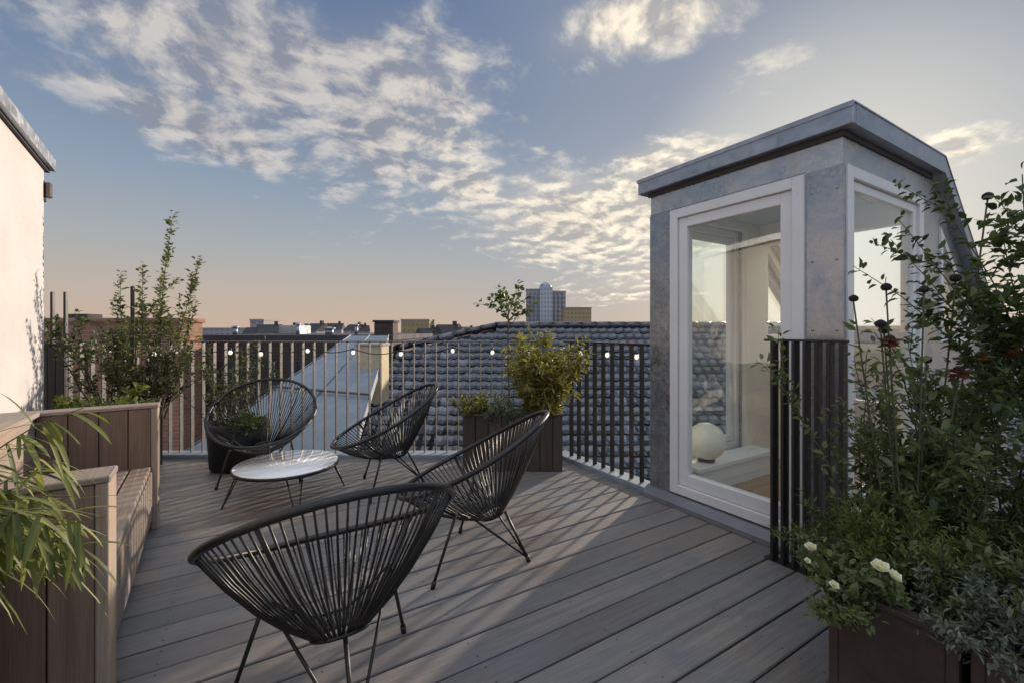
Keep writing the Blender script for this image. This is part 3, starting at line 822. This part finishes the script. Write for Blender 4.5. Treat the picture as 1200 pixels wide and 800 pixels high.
# -- right foreground planting
def in_box(x, y, z=.38): return (x, y, z)
G = 'foreground planting'
def pt(d, sd): return tuple(at(d, sd, .38))
bush('leafy_bush', 'low dark green mound spilling over the corner of the planter nearest the pavilion', in_box(1.64, .55), 50, .24, .9, M['leaf_mid'], .022, .011, 20, 2, 5, .16, foot=.12, tb=.5)
bush('feathery_bush', 'feathery green foliage mound behind the white roses', in_box(1.93, .50), 90, .36, .85, M['leaf_bright'], .024, .005, 34, 2, 6, .14, foot=.22, tb=.3)
bush('feathery_bush', 'grey green feathery mound at the right edge of the planter', in_box(1.72, .22), 70, .28, .9, M['leaf_grey'], .022, .0065, 30, 2, 5, .16, foot=.18, tb=.4)
bush('leafy_bush', 'dark leafy mound filling the bottom right corner', in_box(1.82, .0), 60, .34, .85, M['leaf_mid'], .028, .012, 18, 2, 4, .16, foot=.22, tb=.45)
bush('tall_perennial', 'airy tall leafy stems against the pavilion side window', pt(1.60, 1.34), 9, 1.0, .26, M['leaf_mid'], .034, .014, 20, 2, 3, .1, foot=.08, tb=.45, r=.0035, u0=.25)
bush('tall_perennial', 'tallest dark leafy perennial at the right edge of the photo', pt(1.45, 1.62), 8, 1.15, .28, M['leaf_mid'], .038, .016, 18, 2, 4, .1, foot=.14, tb=.55, r=.004)
bush('climbing_shrub', 'dense dark shrub under the sloping pavilion roof', pt(1.72, 1.74), 18, 1.08, .34, M['leaf_dark'], .036, .017, 22, 2, 6, .1, foot=.16, tb=.6, r=.0045)
bush('leafy_bush', 'mid height green bush between the mounds and the dark shrub', pt(1.62, 1.50), 24, .58, .45, M['leaf_mid'], .028, .010, 22, 2, 4, .12, foot=.16, tb=.35)
ab = plant('arching_shrub', 'leafy dark branches arching in from the right edge against the bright sky', pt(1.44, 1.84)); sm = MB(); lm = MB()
for i in range(8):
    d_ = Vector((0, 0, 1)) - RT*rnd.uniform(-.06, .08) + FW*rnd.uniform(-.12, .15)
    path = stem_path(rv(.03), d_, rnd.uniform(1.1, 1.4), 14, .04, .030, -RT*1.0 + Vector((0, 0, -.35)))
    sm.tube(path, .0045, 5, r2=.0012); leafy(lm, path, 28, .036, .017, .5, 1, .95, .1, 2, .012, .4)
    for k in range(7):
        p_, t_d = along(path, rnd.uniform(.45, .95)); tw = stem_path(p_, t_d + rv(.55), rnd.uniform(.08, .22), 5, .1)
        sm.tube(tw, .002, 4, r2=.0008); leafy(lm, tw, 12, .033, .016, .1, 1, .95, .1, 2, .01, .4)
sm.build('stems', M['stem'], ab); lm.build('foliage', M['leaf_dark'], ab)

def flower_head(t, p, r, mat, n=18, rings=3, dome=.5):
    m = MB()
    for k in range(rings):
        for i in range(n//rings + k*2):
            a = 2*math.pi*i/(n//rings + k*2) + k*.5
            el = R(75 - 60*k/(rings-1 if rings > 1 else 1))
            d = Vector((math.cos(a)*math.cos(el), math.sin(a)*math.cos(el), math.sin(el)*dome + .15))
            m.leaf(Vector(p) + d*r*.1, d, Vector((0, 0, 1)) + rv(.15), r*rnd.uniform(.8, 1.1), r*.75, None, .2, -.25)
    return m.build('flower', mat, t)
def seedhead(t, p, r):
    m = MB(); m.lathe([(.001, -r*.7), (r*.7, -r*.55), (r, 0), (r*.85, r*.5), (r*.4, r*.85), (.001, r*.95)], 12, p); return m.build('seed_head', M['seed'], t)
def rose_head(t, p, r):
    m = MB(); p = Vector(p)
    ax = (Vector((-.25, -.35, 1)) + rv(.2)).normalized()
    e1 = ax.orthogonal().normalized(); e2 = ax.cross(e1)
    for k, (n_, el, rr) in enumerate(((5, 8, 1.0), (6, 28, .92), (6, 48, .78), (5, 66, .6), (4, 80, .42))):
        for i in range(n_):
            a_ = 2*math.pi*i/n_ + k*.7
            d = (e1*math.cos(a_) + e2*math.sin(a_))*math.cos(R(el)) + ax*math.sin(R(el))
            m.leaf(p, d, ax, r*rr*rnd.uniform(.9, 1.1), r*rr*1.05, None, .12, -.22)
    return m.build('flower', M['petal'], t)
RB = Vector((1.60, .50, .38))
rs = plant('rose', 'white rose bush at the front edge of the right planter', RB)
sm = MB(); lm = MB()
for q, r_ in ((at(1.16, .962, .58), .023), (at(1.15, .99, .562), .018), (at(1.36, .916, .535), .018), (at(1.22, .885, .50), .014), (at(1.33, .885, .51), .011)):
    p = q - RB
    path = stem_path((0, 0, -.02), p - Vector((0, 0, -.02)), (p-Vector((0, 0, -.02))).length, 6, .0, 0.0)
    sm.tube(path, .003, 5); leafy(lm, path, 10, .035, .022, .2, .9, .9, .2, 2, .01)
    rose_head(rs, p, r_)
sm.build('stems', M['stem'], rs); lm.build('foliage', M['leaf_mid'], rs)
cf = plant('coneflower', 'stand of dark coneflower seed heads on tall stems before the pavilion', pt(1.5, 1.35)); cf.rotation_euler = (0, 0, VIEW_ROT)
sm = MB(); lm = MB()
heads = [(-.068, .02, .966, 0), (-.149, .06, .93, 0), (.015, -.03, .954, 0), (-.104, 0, .84, 0), (-.05, .05, .82, 0), (.051, 0, .72, 0), (.29, .03, 1.28, 0),
         (.11, -.05, .69, 1), (-.09, -.02, .79, 1), (.334, -.02, .72, 2), (.30, .06, .70, 2), (.20, .05, 1.0, 0)]
for x, y, z, kind in heads:
    path = stem_path((x*.3, y*.3, -.02), Vector((x*.7, y*.7, z)), (Vector((x*.7, y*.7, z))).length, 7, .0)
    path[-1] = Vector((x, y, z-.01))
    sm.tube(path, .0028, 5); leafy(lm, path, 24, .045, .017, .15, .95, .9, .3, 1, .008)
    if kind == 0: seedhead(cf, (x, y, z), rnd.uniform(.014, .019))
    elif kind == 1: seedhead(cf, (x, y, z), .016); flower_head(cf, (x, y, z-.01), .035, M['petal_red'], 12, 2, -.4)
    elif kind == 2: flower_head(cf, (x, y, z), .04, M['petal_orange'])
    else: flower_head(cf, (x, y, z), .04, M['leaf_yellow'])
sm.build('stems', M['stem'], cf); lm.build('foliage', M['leaf_mid'], cf)

# -- left foreground grass
def grass(label, loc, n, L, bias, wd=.009, tb=None):
    t = plant('ornamental_grass', label, loc, 'grass plant'); m = MB()
    for i in range(n):
        a = rnd.uniform(0, 2*math.pi)
        d = Vector((math.cos(a)*.5, math.sin(a)*.5, 1)) + bias*rnd.uniform(.2, 1.3)
        l = L*rnd.uniform(.55, 1.15); p = Vector((math.cos(a)*.05, math.sin(a)*.05, 0)); d.normalize(); pts = [p.copy()]
        g = rnd.uniform(.16, .34)
        for k in range(9):
            d = (d + Vector((0, 0, -g)) + rv(.03)).normalized(); p = p + d*l/9; pts.append(p.copy())
        m.blade(pts, wd*rnd.uniform(.7, 1.4))
    m.build('blades', M['blade'], t)
    return t
grass('thin arching yellow green grass hanging low in the pot at the left edge', at(.96, -1.40, .60), 45, .46, RT*.16 + FW*.1, .008)
bl = plant('bamboo', 'bamboo with broad yellow green leaves drooping over the dark end of the bench', at(.97, -1.40, .60)); sm = MB(); lm = MB()
for i in range(20):
    d_ = Vector((0, 0, 1)) + RT*rnd.uniform(.0, .65) + FW*rnd.uniform(-.15, .3)
    path = stem_path(rv(.03), d_, rnd.uniform(.28, .56), 10, .05, .13, RT*.55 + Vector((0, 0, -.75)))
    sm.tube(path, .0032, 5, r2=.001)
    for k in range(15):
        p_, t_d = along(path, rnd.uniform(.3, 1))
        for c_ in range(2):
            d2 = (t_d*.5 + rv(.5) + Vector((0, 0, -.55)) + RT*.2).normalized(); l_ = rnd.uniform(.07, .15)
            pts_ = [p_.copy()]; q_ = p_.copy()
            for j in range(5):
                d2 = (d2 + Vector((0, 0, -.16))).normalized(); q_ = q_ + d2*l_/5; pts_.append(q_.copy())
            lm.blade(pts_, rnd.uniform(.012, .019))
sm.build('stems', M['stem'], bl); lm.build('foliage', M['blade'], bl)

# ------------------------------------------------------------------ neighbouring roofs
def tiled_roof(label):
    t = thing('tiled_house', label, 'house', at(10.5, 0, 1.28), VIEW_ROT)
    sl = R(35); cw = .195; rl = .235; ns = 6
    m = MB(); x0, x1 = -2.9, 10.5
    ncol = int((x1-x0)/cw)
    up = Vector((0, -math.cos(sl), -math.sin(sl)))      # down the slope
    nr = Vector((0, -math.sin(sl), math.cos(sl)))
    for r in range(22):
        for c in range(ncol):
            xx = x0 + c*cw
            # cut corner at the upper left
            if r*rl < (-.4 - xx)*.40: continue
            vs = []; tn = rnd.random()**1.5
            jit = rnd.uniform(-.007, .007)
            for e in (0, 1):
                for k in range(ns+1):
                    u = k/ns
                    prof = .017*math.cos(2*math.pi*u) * (1 if u < .5 else .75)
                    vs.append(Vector((xx + u*cw*1.02, 0, 0)) + up*(r*rl + e*(rl+.03)) + nr*(prof + e*.028 + jit))
            fs = [(k, k+1, ns+2+k, ns+1+k) for k in range(ns)]
            nb = len(vs)
            for k in range(ns+1): vs.append(vs[ns+1+k] - nr*.022)
            fs += [(ns+1+k, ns+2+k, nb+1+k, nb+k) for k in range(ns)]
            m.add(vs, fs, tn, True)
    ro = m.build('roof', M['tile'], t)
    d = MB()
    d.add([Vector((x0, 0, 0)) + up*(1.1) - nr*.06, Vector((-.4, 0, 0)) - nr*.06, Vector((x1, 0, 0)) - nr*.06, Vector((x1, 0, 0)) + up*5.3 - nr*.06, Vector((x0, 0, 0)) + up*5.3 - nr*.06], [(0, 1, 2, 3, 4)])
    d.add([Vector((x0, 3.5, -2.4)), Vector((-.4, .01, -.05)), Vector((x1, .01, -.05)), Vector((x1, 3.5, -2.4))], [(0, 1, 2, 3)])
    d.build('underlay', M['roof_felt'], ro)
    rg = MB()
    x = -.4
    while x < x1:
        rg.tube([(x, .02, .03), (x+.36, .02, .045)], .085, 10); x += .34
    rg.build('ridge', M['tile'], ro)
    hp = MB()
    a = Vector((-.4, 0, 0)); b = Vector((x0, 0, 0)) + up*1.0
    for k in range(8):
        p = a.lerp(b, k/8); q = a.lerp(b, (k+1.05)/8); hp.tube([p + nr*.03, q + nr*.04], .075, 10)
    hp.build('hip', M['tile'], ro)
    w = MB(); w.box(x0+.05, x1, -4.2, 3.4, -15, -3.1); w.build('wall', M['brick_dark'], t)
    return t
tiled_roof('neighbouring house with dark glazed tile roof beyond the railing')

zr = thing('zinc_roof', 'pale blue grey sheet metal roof sloping up beyond the rear railing', 'roof')
A, B = (4.42, -.12), (8.2, 1.10)
pn = MB(); zl0, zl1, zr0, zr1 = -3.42, -2.98, -1.62, -2.28
n = 2
def zp(u, v):    # u across, v away
    l = zl0 + (zl1-zl0)*v; r = zr0 + (zr1-zr0)*v
    return at(A[0] + (B[0]-A[0])*v, l + (r-l)*u, A[1] + (B[1]-A[1])*v)
pts = [zp(0, 0), zp(1, 0), zp(1, 1), zp(0, 1)]
low = [p - Vector((0, 0, .12)) for p in pts]
pn.add(pts + low, [(0, 1, 2, 3), (7, 6, 5, 4), (0, 4, 5, 1), (1, 5, 6, 2), (2, 6, 7, 3), (3, 7, 4, 0)])
pn.build('sheet', M['palezinc'], zr)
for k in range(n+1):
    sm_ = MB(); u = k/n
    sm_.tube([zp(u, 0) + Vector((0, 0, .012)), zp(u, 1) + Vector((0, 0, .012))], .009, 6); sm_.build('seam', M['palezinc'], zr)
cb = MB(); p0, p1 = zp(0, .42), zp(1, .36)
cb.tube([p0 + Vector((0, 0, .05)), p1 + Vector((0, 0, .05))], .018, 6); cb.build('snow_bar', M['rail'], zr)

def house(name, label, d0, d1, s0, s1, z1, mat, top=None, z0=-15.0, cat='house', cop=.12):
    t = thing(name, label, cat, at(d0, (s0+s1)/2, 0), VIEW_ROT)
    hw = (s1-s0)/2
    m = MB(); m.box(-hw, hw, 0, d1-d0, z0, z1); m.build('wall', mat, t)
    m = MB(); o = .04
    m.box(-hw-o, hw+o, -o, d1-d0+o, z1+.001, z1+cop, ch=.01); m.build('roof', top or M['coping'], t)
    return t
dh = house('dark_house', 'dark brown brick house with flat roof and chimney behind the zinc roof', 9.4, 14, -6.6, -2.55, .98, M['brick_dark'], M['roof_felt'])
m = MB(); m.box(1.56, 1.97, .3, .75, 1.101, 1.37, ch=.01); ch_ = m.build('chimney', M['brick_dark'], dh)
m = MB(); m.box(1.53, 2.0, .27, .78, 1.372, 1.42, ch=.01); m.build('chimney_cap', M['roof_felt'], ch_)
m = MB(); m.box(-1.0, -.5, 1.2, 1.8, 1.101, 1.32, ch=.01); m.build('vent_box', M['fascia'], dh)
for xv, hv, wv in ((-1.6, .16, .05), (-.2, .22, .04), (.5, .13, .09), (1.1, .2, .04)):
    m = MB(); m.tube([(xv, .5, 1.09), (xv, .5, 1.1+hv)], wv, 10); m.lathe([(wv*1.5, 0), (wv*1.5, .02), (.01, .05)], 10, (xv, .5, 1.1+hv)); m.build('vent_pipe', M['fascia'], dh)
for k in range(9):
    m = MB(); xw = -1.85 + k*.42
    m.box(xw, xw+.2, -.03, -.002, -.6, .55, ch=.005); m.build('window', M['roof_felt'], dh)
bh = house('brick_house', 'orange brick house wall behind the shrubs at left', 8.0, 8.6, -8.6, -6.0, 1.34, M['brick'], M['brick'], cop=.08)
m = MB(); m.box(-.9, -.5, .15, .45, 1.421, 1.5); m.build('vent', M['roof_felt'], bh)
tp = thing('chimney', 'tan chimney shape standing for a sunlit patch at the edge of the pale zinc roof', 'chimney', at(6.7, -2.16), VIEW_ROT)  # added chimney, stands for a sunlit patch
m = MB(); m.box(-.19, .19, 0, .4, .1, .96); m.build('added_stack', plain('sunlit_patch_tan', (.50, .42, .27), .85), tp)  # made-up chimney; its tan colour stands for a sunlit patch of wall
m = MB(); m.box(-.21, .21, -.02, .42, .961, 1.0, ch=.008); m.build('cap', M['coping'], tp)

# ------------------------------------------------------------------ far skyline
def facade(name, base, glass, fw=3.2, fh=3.2):
    m, t, b = newmat(name)
    co = t.n('ShaderNodeTexCoord').outputs['Object']
    x, y, z = t.sep(co)
    fx = t.m('FRACT', t.m('DIVIDE', t.m('ADD', x, y), fw)); fz = t.m('FRACT', t.m('DIVIDE', z, fh))
    win = t.m('MULTIPLY', t.m('MULTIPLY', t.m('GREATER_THAN', fx, .22), t.m('LESS_THAN', fx, .8)), t.m('MULTIPLY', t.m('GREATER_THAN', fz, .3), t.m('LESS_THAN', fz, .82)))
    t.put(b.inputs['Base Color'], t.mix(win, c4(base), c4(glass)))
    t.put(b.inputs['Roughness'], t.m('SUBTRACT', .8, t.m('MULTIPLY', win, .5)))
    return m
M['tower'] = facade('tower_facade', (.30, .32, .36), (.13, .15, .18))
M['towerb'] = facade('tower_core_facade', (.40, .43, .47), (.24, .27, .31), 2.2, 3.2)
M['tanb'] = facade('tan_facade', (.36, .26, .15), (.22, .16, .10), 2.6, 3.0)
M['khaki'] = facade('khaki_facade', (.30, .24, .12), (.23, .18, .09), 2.2, 3.0)
M['greyb'] = facade('grey_facade', (.28, .28, .31), (.16, .16, .19))
tw = thing('tower_block', 'grey high rise tower with domed top on the horizon', 'tower', at(320, 24.5, -16), VIEW_ROT)
for x0, x1, h in ((-14, -4.6, 46.0), (4.6, 14.2, 44.5)):
    m = MB(); m.box(x0, x1, 0, 14, 0, h); m.build('wing', M['tower'], tw)
m = MB(); m.box(-4.55, 4.55, -2.5, 12, 0, 48.0); m.build('core', M['towerb'], tw)
m = MB(); m.lathe([(4.4, 48.01), (4.4, 48.8), (3.9, 50.2), (2.6, 51.5), (1.2, 52.1), (.3, 52.3)], 20, (0, 4.5, 0)); m.build('dome', M['towerb'], tw)
m = MB(); m.box(-14.4, -4.7, -.4, 14.4, 46.01, 47.0); m.box(4.7, 14.6, -.4, 14.4, 44.51, 45.6); m.build('parapet', M['tower'], tw)
for k in range(6):
    m = MB(); xx = (-13, -10.2, -7.4, 7.0, 9.8, 12.6)[k]; m.box(xx-.7, xx+.7, -1.2, -.01, 0, 43); m.build('pilaster', M['greyb'], tw)
def far(name, label, d, p0, p1, ytop, mat, depth=14):
    s0 = (p0-600)/520*d; s1 = (p1-600)/520*d; z1 = EYE + (387-ytop)*d/520
    t = thing(name, label, 'building', at(d, (s0+s1)/2, -16), VIEW_ROT); hw = (s1-s0)/2
    m = MB(); m.box(-hw, hw, 0, depth, 0, z1+16-.8); m.build('wall', mat, t)
    m = MB(); m.box(-hw-.2, hw+.2, -.2, depth+.2, z1+16-.799, z1+16); m.build('roof', M['coping'], t)
far('office_block', 'flat topped tan block right of the high rise tower', 300, 661, 693, 360, M['tanb'])
far('office_block', 'khaki square block on the horizon right of the dark chimney', 220, 470, 503, 374, M['khaki'])
far('office_block', 'small grey block on the horizon above the dark house', 200, 293, 309, 374, M['greyb'])
far('office_block', 'low grey wide block on the horizon behind the shrubs', 260, 120, 292, 384, M['greyb'])
far('office_block', 'low tan wide block on the horizon left of the tower', 340, 505, 612, 383, M['tanb'])
far('office_block', 'pale grey block on the horizon right of the pavilion', 240, 1050, 1230, 378, M['greyb'])
far('office_block', 'tan wide block on the horizon behind the pavilion', 300, 700, 1040, 382, M['tanb'])

fh = None
for k in range(16):
    px_ = (296, 318, 331, 345, 362, 377, 391, 410, 424, 507, 520, 533, 548, 1075, 1110, 1160)[k]; d_ = rnd.uniform(110, 190)
    top = rnd.uniform(378.5, 385); z_ = EYE + (387-top)*d_/520
    if fh is None:
        fh = thing('distant_house', 'small distant house with pitched roof on the horizon', 'house', at(d_, (px_-600)/520*d_, z_-7), VIEW_ROT + .2, 'distant houses on the horizon')
        m = MB(); m.box(-3, 3, 0, 8, -12, 4.6); m.build('wall', M['greyb'], fh)
        m = MB(); m.prism([(-.3, 4.61), (8.3, 4.61), (4, 7.0)], 'x', -3.2, 3.2); r0 = m.build('roof', M['roof_felt'], fh)
        m = MB(); m.box(1.2, 2.0, 3.4, 4.4, 6.2, 7.9); m.build('chimney', M['brick_dark'], r0)
    else:
        dup(fh, at(d_, (px_-600)/520*d_, z_-7), VIEW_ROT + rnd.uniform(-.6, .6), fh['label'])

# lower roof of this building to the right of the pavilion
lr = thing('lower_roof', 'dark lower roof falling away beside the pavilion on the right', 'roof')
m = MB()
m.add([(3.4, -3, -.45), (12, -3, -4.2), (12, 1.0, -4.2), (3.4, 1.0, -.45), (3.4, -3, -1.2), (12, -3, -5), (12, 1.0, -5), (3.4, 1.0, -1.2)], [(0, 1, 2, 3), (7, 6, 5, 4), (0, 4, 5, 1), (1, 5, 6, 2), (2, 6, 7, 3), (3, 7, 4, 0)])
m.build('sheet', M['roof_felt'], lr)

# ------------------------------------------------------------------ sky
w = bpy.data.worlds.new('World'); SC.world = w; w.use_nodes = True
t = NT(w.node_tree); bg = w.node_tree.nodes['Background']
sky = t.n('ShaderNodeTexSky', sky_type='NISHITA'); sky.sun_disc = False
sky.sun_elevation = SUN_EL; sky.sun_rotation = SUN_AZ
sky.air_density = 1.0; sky.dust_density = 1.6; sky.ozone_density = 1.2
D = t.n('ShaderNodeTexCoord').outputs['Generated']
dx, dy, dz = t.sep(D)
sund = Vector((math.sin(SUN_AZ)*math.cos(SUN_EL), math.cos(SUN_AZ)*math.cos(SUN_EL), math.sin(SUN_EL)))
toward = t.vm('DOT_PRODUCT', D, tuple(sund))
# haze band above the horizon: warm, wider towards the sun; zenith brightened as unseen fill
hz = t.ramp(t.m('MAXIMUM', dz, 0.0), [(0.0, (2.95, 2.25, 1.72)), (.07, (2.6, 2.2, 1.88)), (.15, (2.05, 2.12, 2.12)), (.28, (1.35, 1.72, 2.2)), (.45, (.72, 1.1, 1.8)), (.62, (.62, .96, 1.65)), (.82, (3.4, 3.6, 4.0)), (1.0, (4.4, 4.5, 4.8))])
rear = t.maprange(t.vm('DOT_PRODUCT', D, tuple(FW)), .1, -.8, 1.0, 2.1, True)  # sky behind the view brightened as added fill for the deck
hz = t.mix(1.0, hz, rear, 'MULTIPLY')
hz = t.mix(t.m('MULTIPLY', t.maprange(toward, .62, .97, 0, 1, True), .55), hz, (1.9, 2.0, 2.2, 1))
hz = t.mix(t.m('MULTIPLY', t.maprange(toward, .93, 1.0, 0, 1, True), .85), hz, (2.9, 2.95, 2.8, 1))
base = t.mix(.97, sky.outputs[0], hz)
# clouds: noise on a flat sheet overhead, gathered into the banks seen that evening
den = t.m('ADD', t.m('MAXIMUM', dz, 0.0), .22)
P2 = t.comb(t.m('DIVIDE', dx, den), t.m('DIVIDE', dy, den), 0.0)
fwd = t.m('MAXIMUM', t.vm('DOT_PRODUCT', D, tuple(FW)), .05)
U = t.m('DIVIDE', t.vm('DOT_PRODUCT', D, tuple(RT)), fwd)
V = t.m('DIVIDE', dz, fwd)
banks = [  # centre, half sizes (tangent units), tilt, weight
    (-.62, .62, .62, .20, -18, .9), (-.72, .47, .46, .09, -20, .9), (-.30, .50, .28, .26, -30, .95), (-.10, .33, .20, .11, -35, .75),
    (.18, .25, .34, .13, -8, .95), (.36, .33, .24, .12, 15, .95), (.28, .12, .24, .08, 0, .6), (.30, .70, .30, .10, 12, .7),
    (1.0, .42, .12, .05, 8, .8), (.60, .58, .16, .07, 25, .5), (-1.05, .72, .3, .1, -10, .6)]
mask = None
for cx, cy, rx, ry, ang, wt in banks:
    ca, sa_ = math.cos(R(ang)), math.sin(R(ang))
    du = t.m('SUBTRACT', U, cx); dv = t.m('SUBTRACT', V, cy)
    a = t.m('ADD', t.m('MULTIPLY', du, ca/rx), t.m('MULTIPLY', dv, sa_/rx))
    b = t.m('ADD', t.m('MULTIPLY', du, -sa_/ry), t.m('MULTIPLY', dv, ca/ry))
    r2 = t.m('ADD', t.m('MULTIPLY', a, a), t.m('MULTIPLY', b, b))
    g = t.m('MULTIPLY', t.m('EXPONENT', t.m('MULTIPLY', r2, -1.0)), wt)
    mask = g if mask is None else t.m('MAXIMUM', mask, g)
warp = t.n('ShaderNodeTexNoise'); warp.inputs['Scale'].default_value = 1.4; warp.inputs['Detail'].default_value = 3; t.L.new(P2, warp.inputs['Vector'])
PW = t.vm('ADD', P2, t.vm('SCALE', t.vm('SUBTRACT', warp.outputs['Color'], (.5, .5, .5)), scale=.3))
def cloud_d(vec):
    n1 = t.noise(vec, 2.2, 8, .58); n2 = t.noise(vec, 7.5, 7, .60)
    return t.m('ADD', t.m('MULTIPLY', n1, .5), t.m('MULTIPLY', n2, .5))
cd = cloud_d(PW)
cs = cloud_d(t.vm('ADD', PW, (.05, .03, 0)))
dens = t.maprange(t.m('ADD', cd, t.m('MULTIPLY', mask, .46)), .64, .95, 0, 1, True)
thick = t.maprange(t.m('ADD', cd, t.m('MULTIPLY', mask, .46)), .74, 1.02, 0, 1, True)
lit = t.maprange(t.m('SUBTRACT', cd, cs), -.05, .06, 0, 1)
near = t.maprange(toward, .55, .98, 0, 1, True)
c_lit = t.mix(near, (4.1, 3.8, 3.4, 1), (7.6, 6.6, 5.0, 1))
c_sh = t.mix(near, (1.35, 1.45, 1.75, 1), (2.4, 2.3, 2.15, 1))
ccol = t.mix(t.m('MULTIPLY', lit, t.m('SUBTRACT', 1.0, t.m('MULTIPLY', thick, .45))), c_sh, c_lit)
veil = t.m('MULTIPLY', t.maprange(mask, .25, .95, 0, 1, True), t.maprange(t.noise(PW, 1.3, 4, .5), .3, .65, .15, .6))
base = t.mix(veil, base, t.mix(near, (1.55, 1.6, 1.8, 1), (4.3, 3.9, 3.2, 1)))
final = t.mix(t.m('MULTIPLY', dens, .92), base, ccol)
t.put(bg.inputs['Color'], final)
bg.inputs['Strength'].default_value = .1

sun = bpy.data.lights.new('sun', 'SUN'); sun.energy = 3.0; sun.angle = R(1.2); sun.color = (1, .84, .68)
so = bpy.data.objects.new('sun', sun); COL.objects.link(so)
so.rotation_euler = sund.to_track_quat('Z', 'Y').to_euler(); so.location = (8, 4, 6)

# ------------------------------------------------------------------ camera
cam = bpy.data.cameras.new('camera'); co = bpy.data.objects.new('camera', cam); COL.objects.link(co)
cam.sensor_width = 36; cam.lens = 520/1200*36; cam.shift_y = -13/1200
cam.clip_start = .05; cam.clip_end = 8000
co.location = (0, 0, EYE); co.rotation_euler = (R(90), 0, VIEW_ROT)
SC.camera = co
vs = SC.view_settings; vs.view_transform = 'Standard'; vs.look = 'None'; vs.exposure = 1.0; vs.gamma = 1.0; vs.use_curve_mapping = False
SC.cycles.max_bounces = 10; SC.cycles.transparent_max_bounces = 16
SC.cycles.use_denoising = True
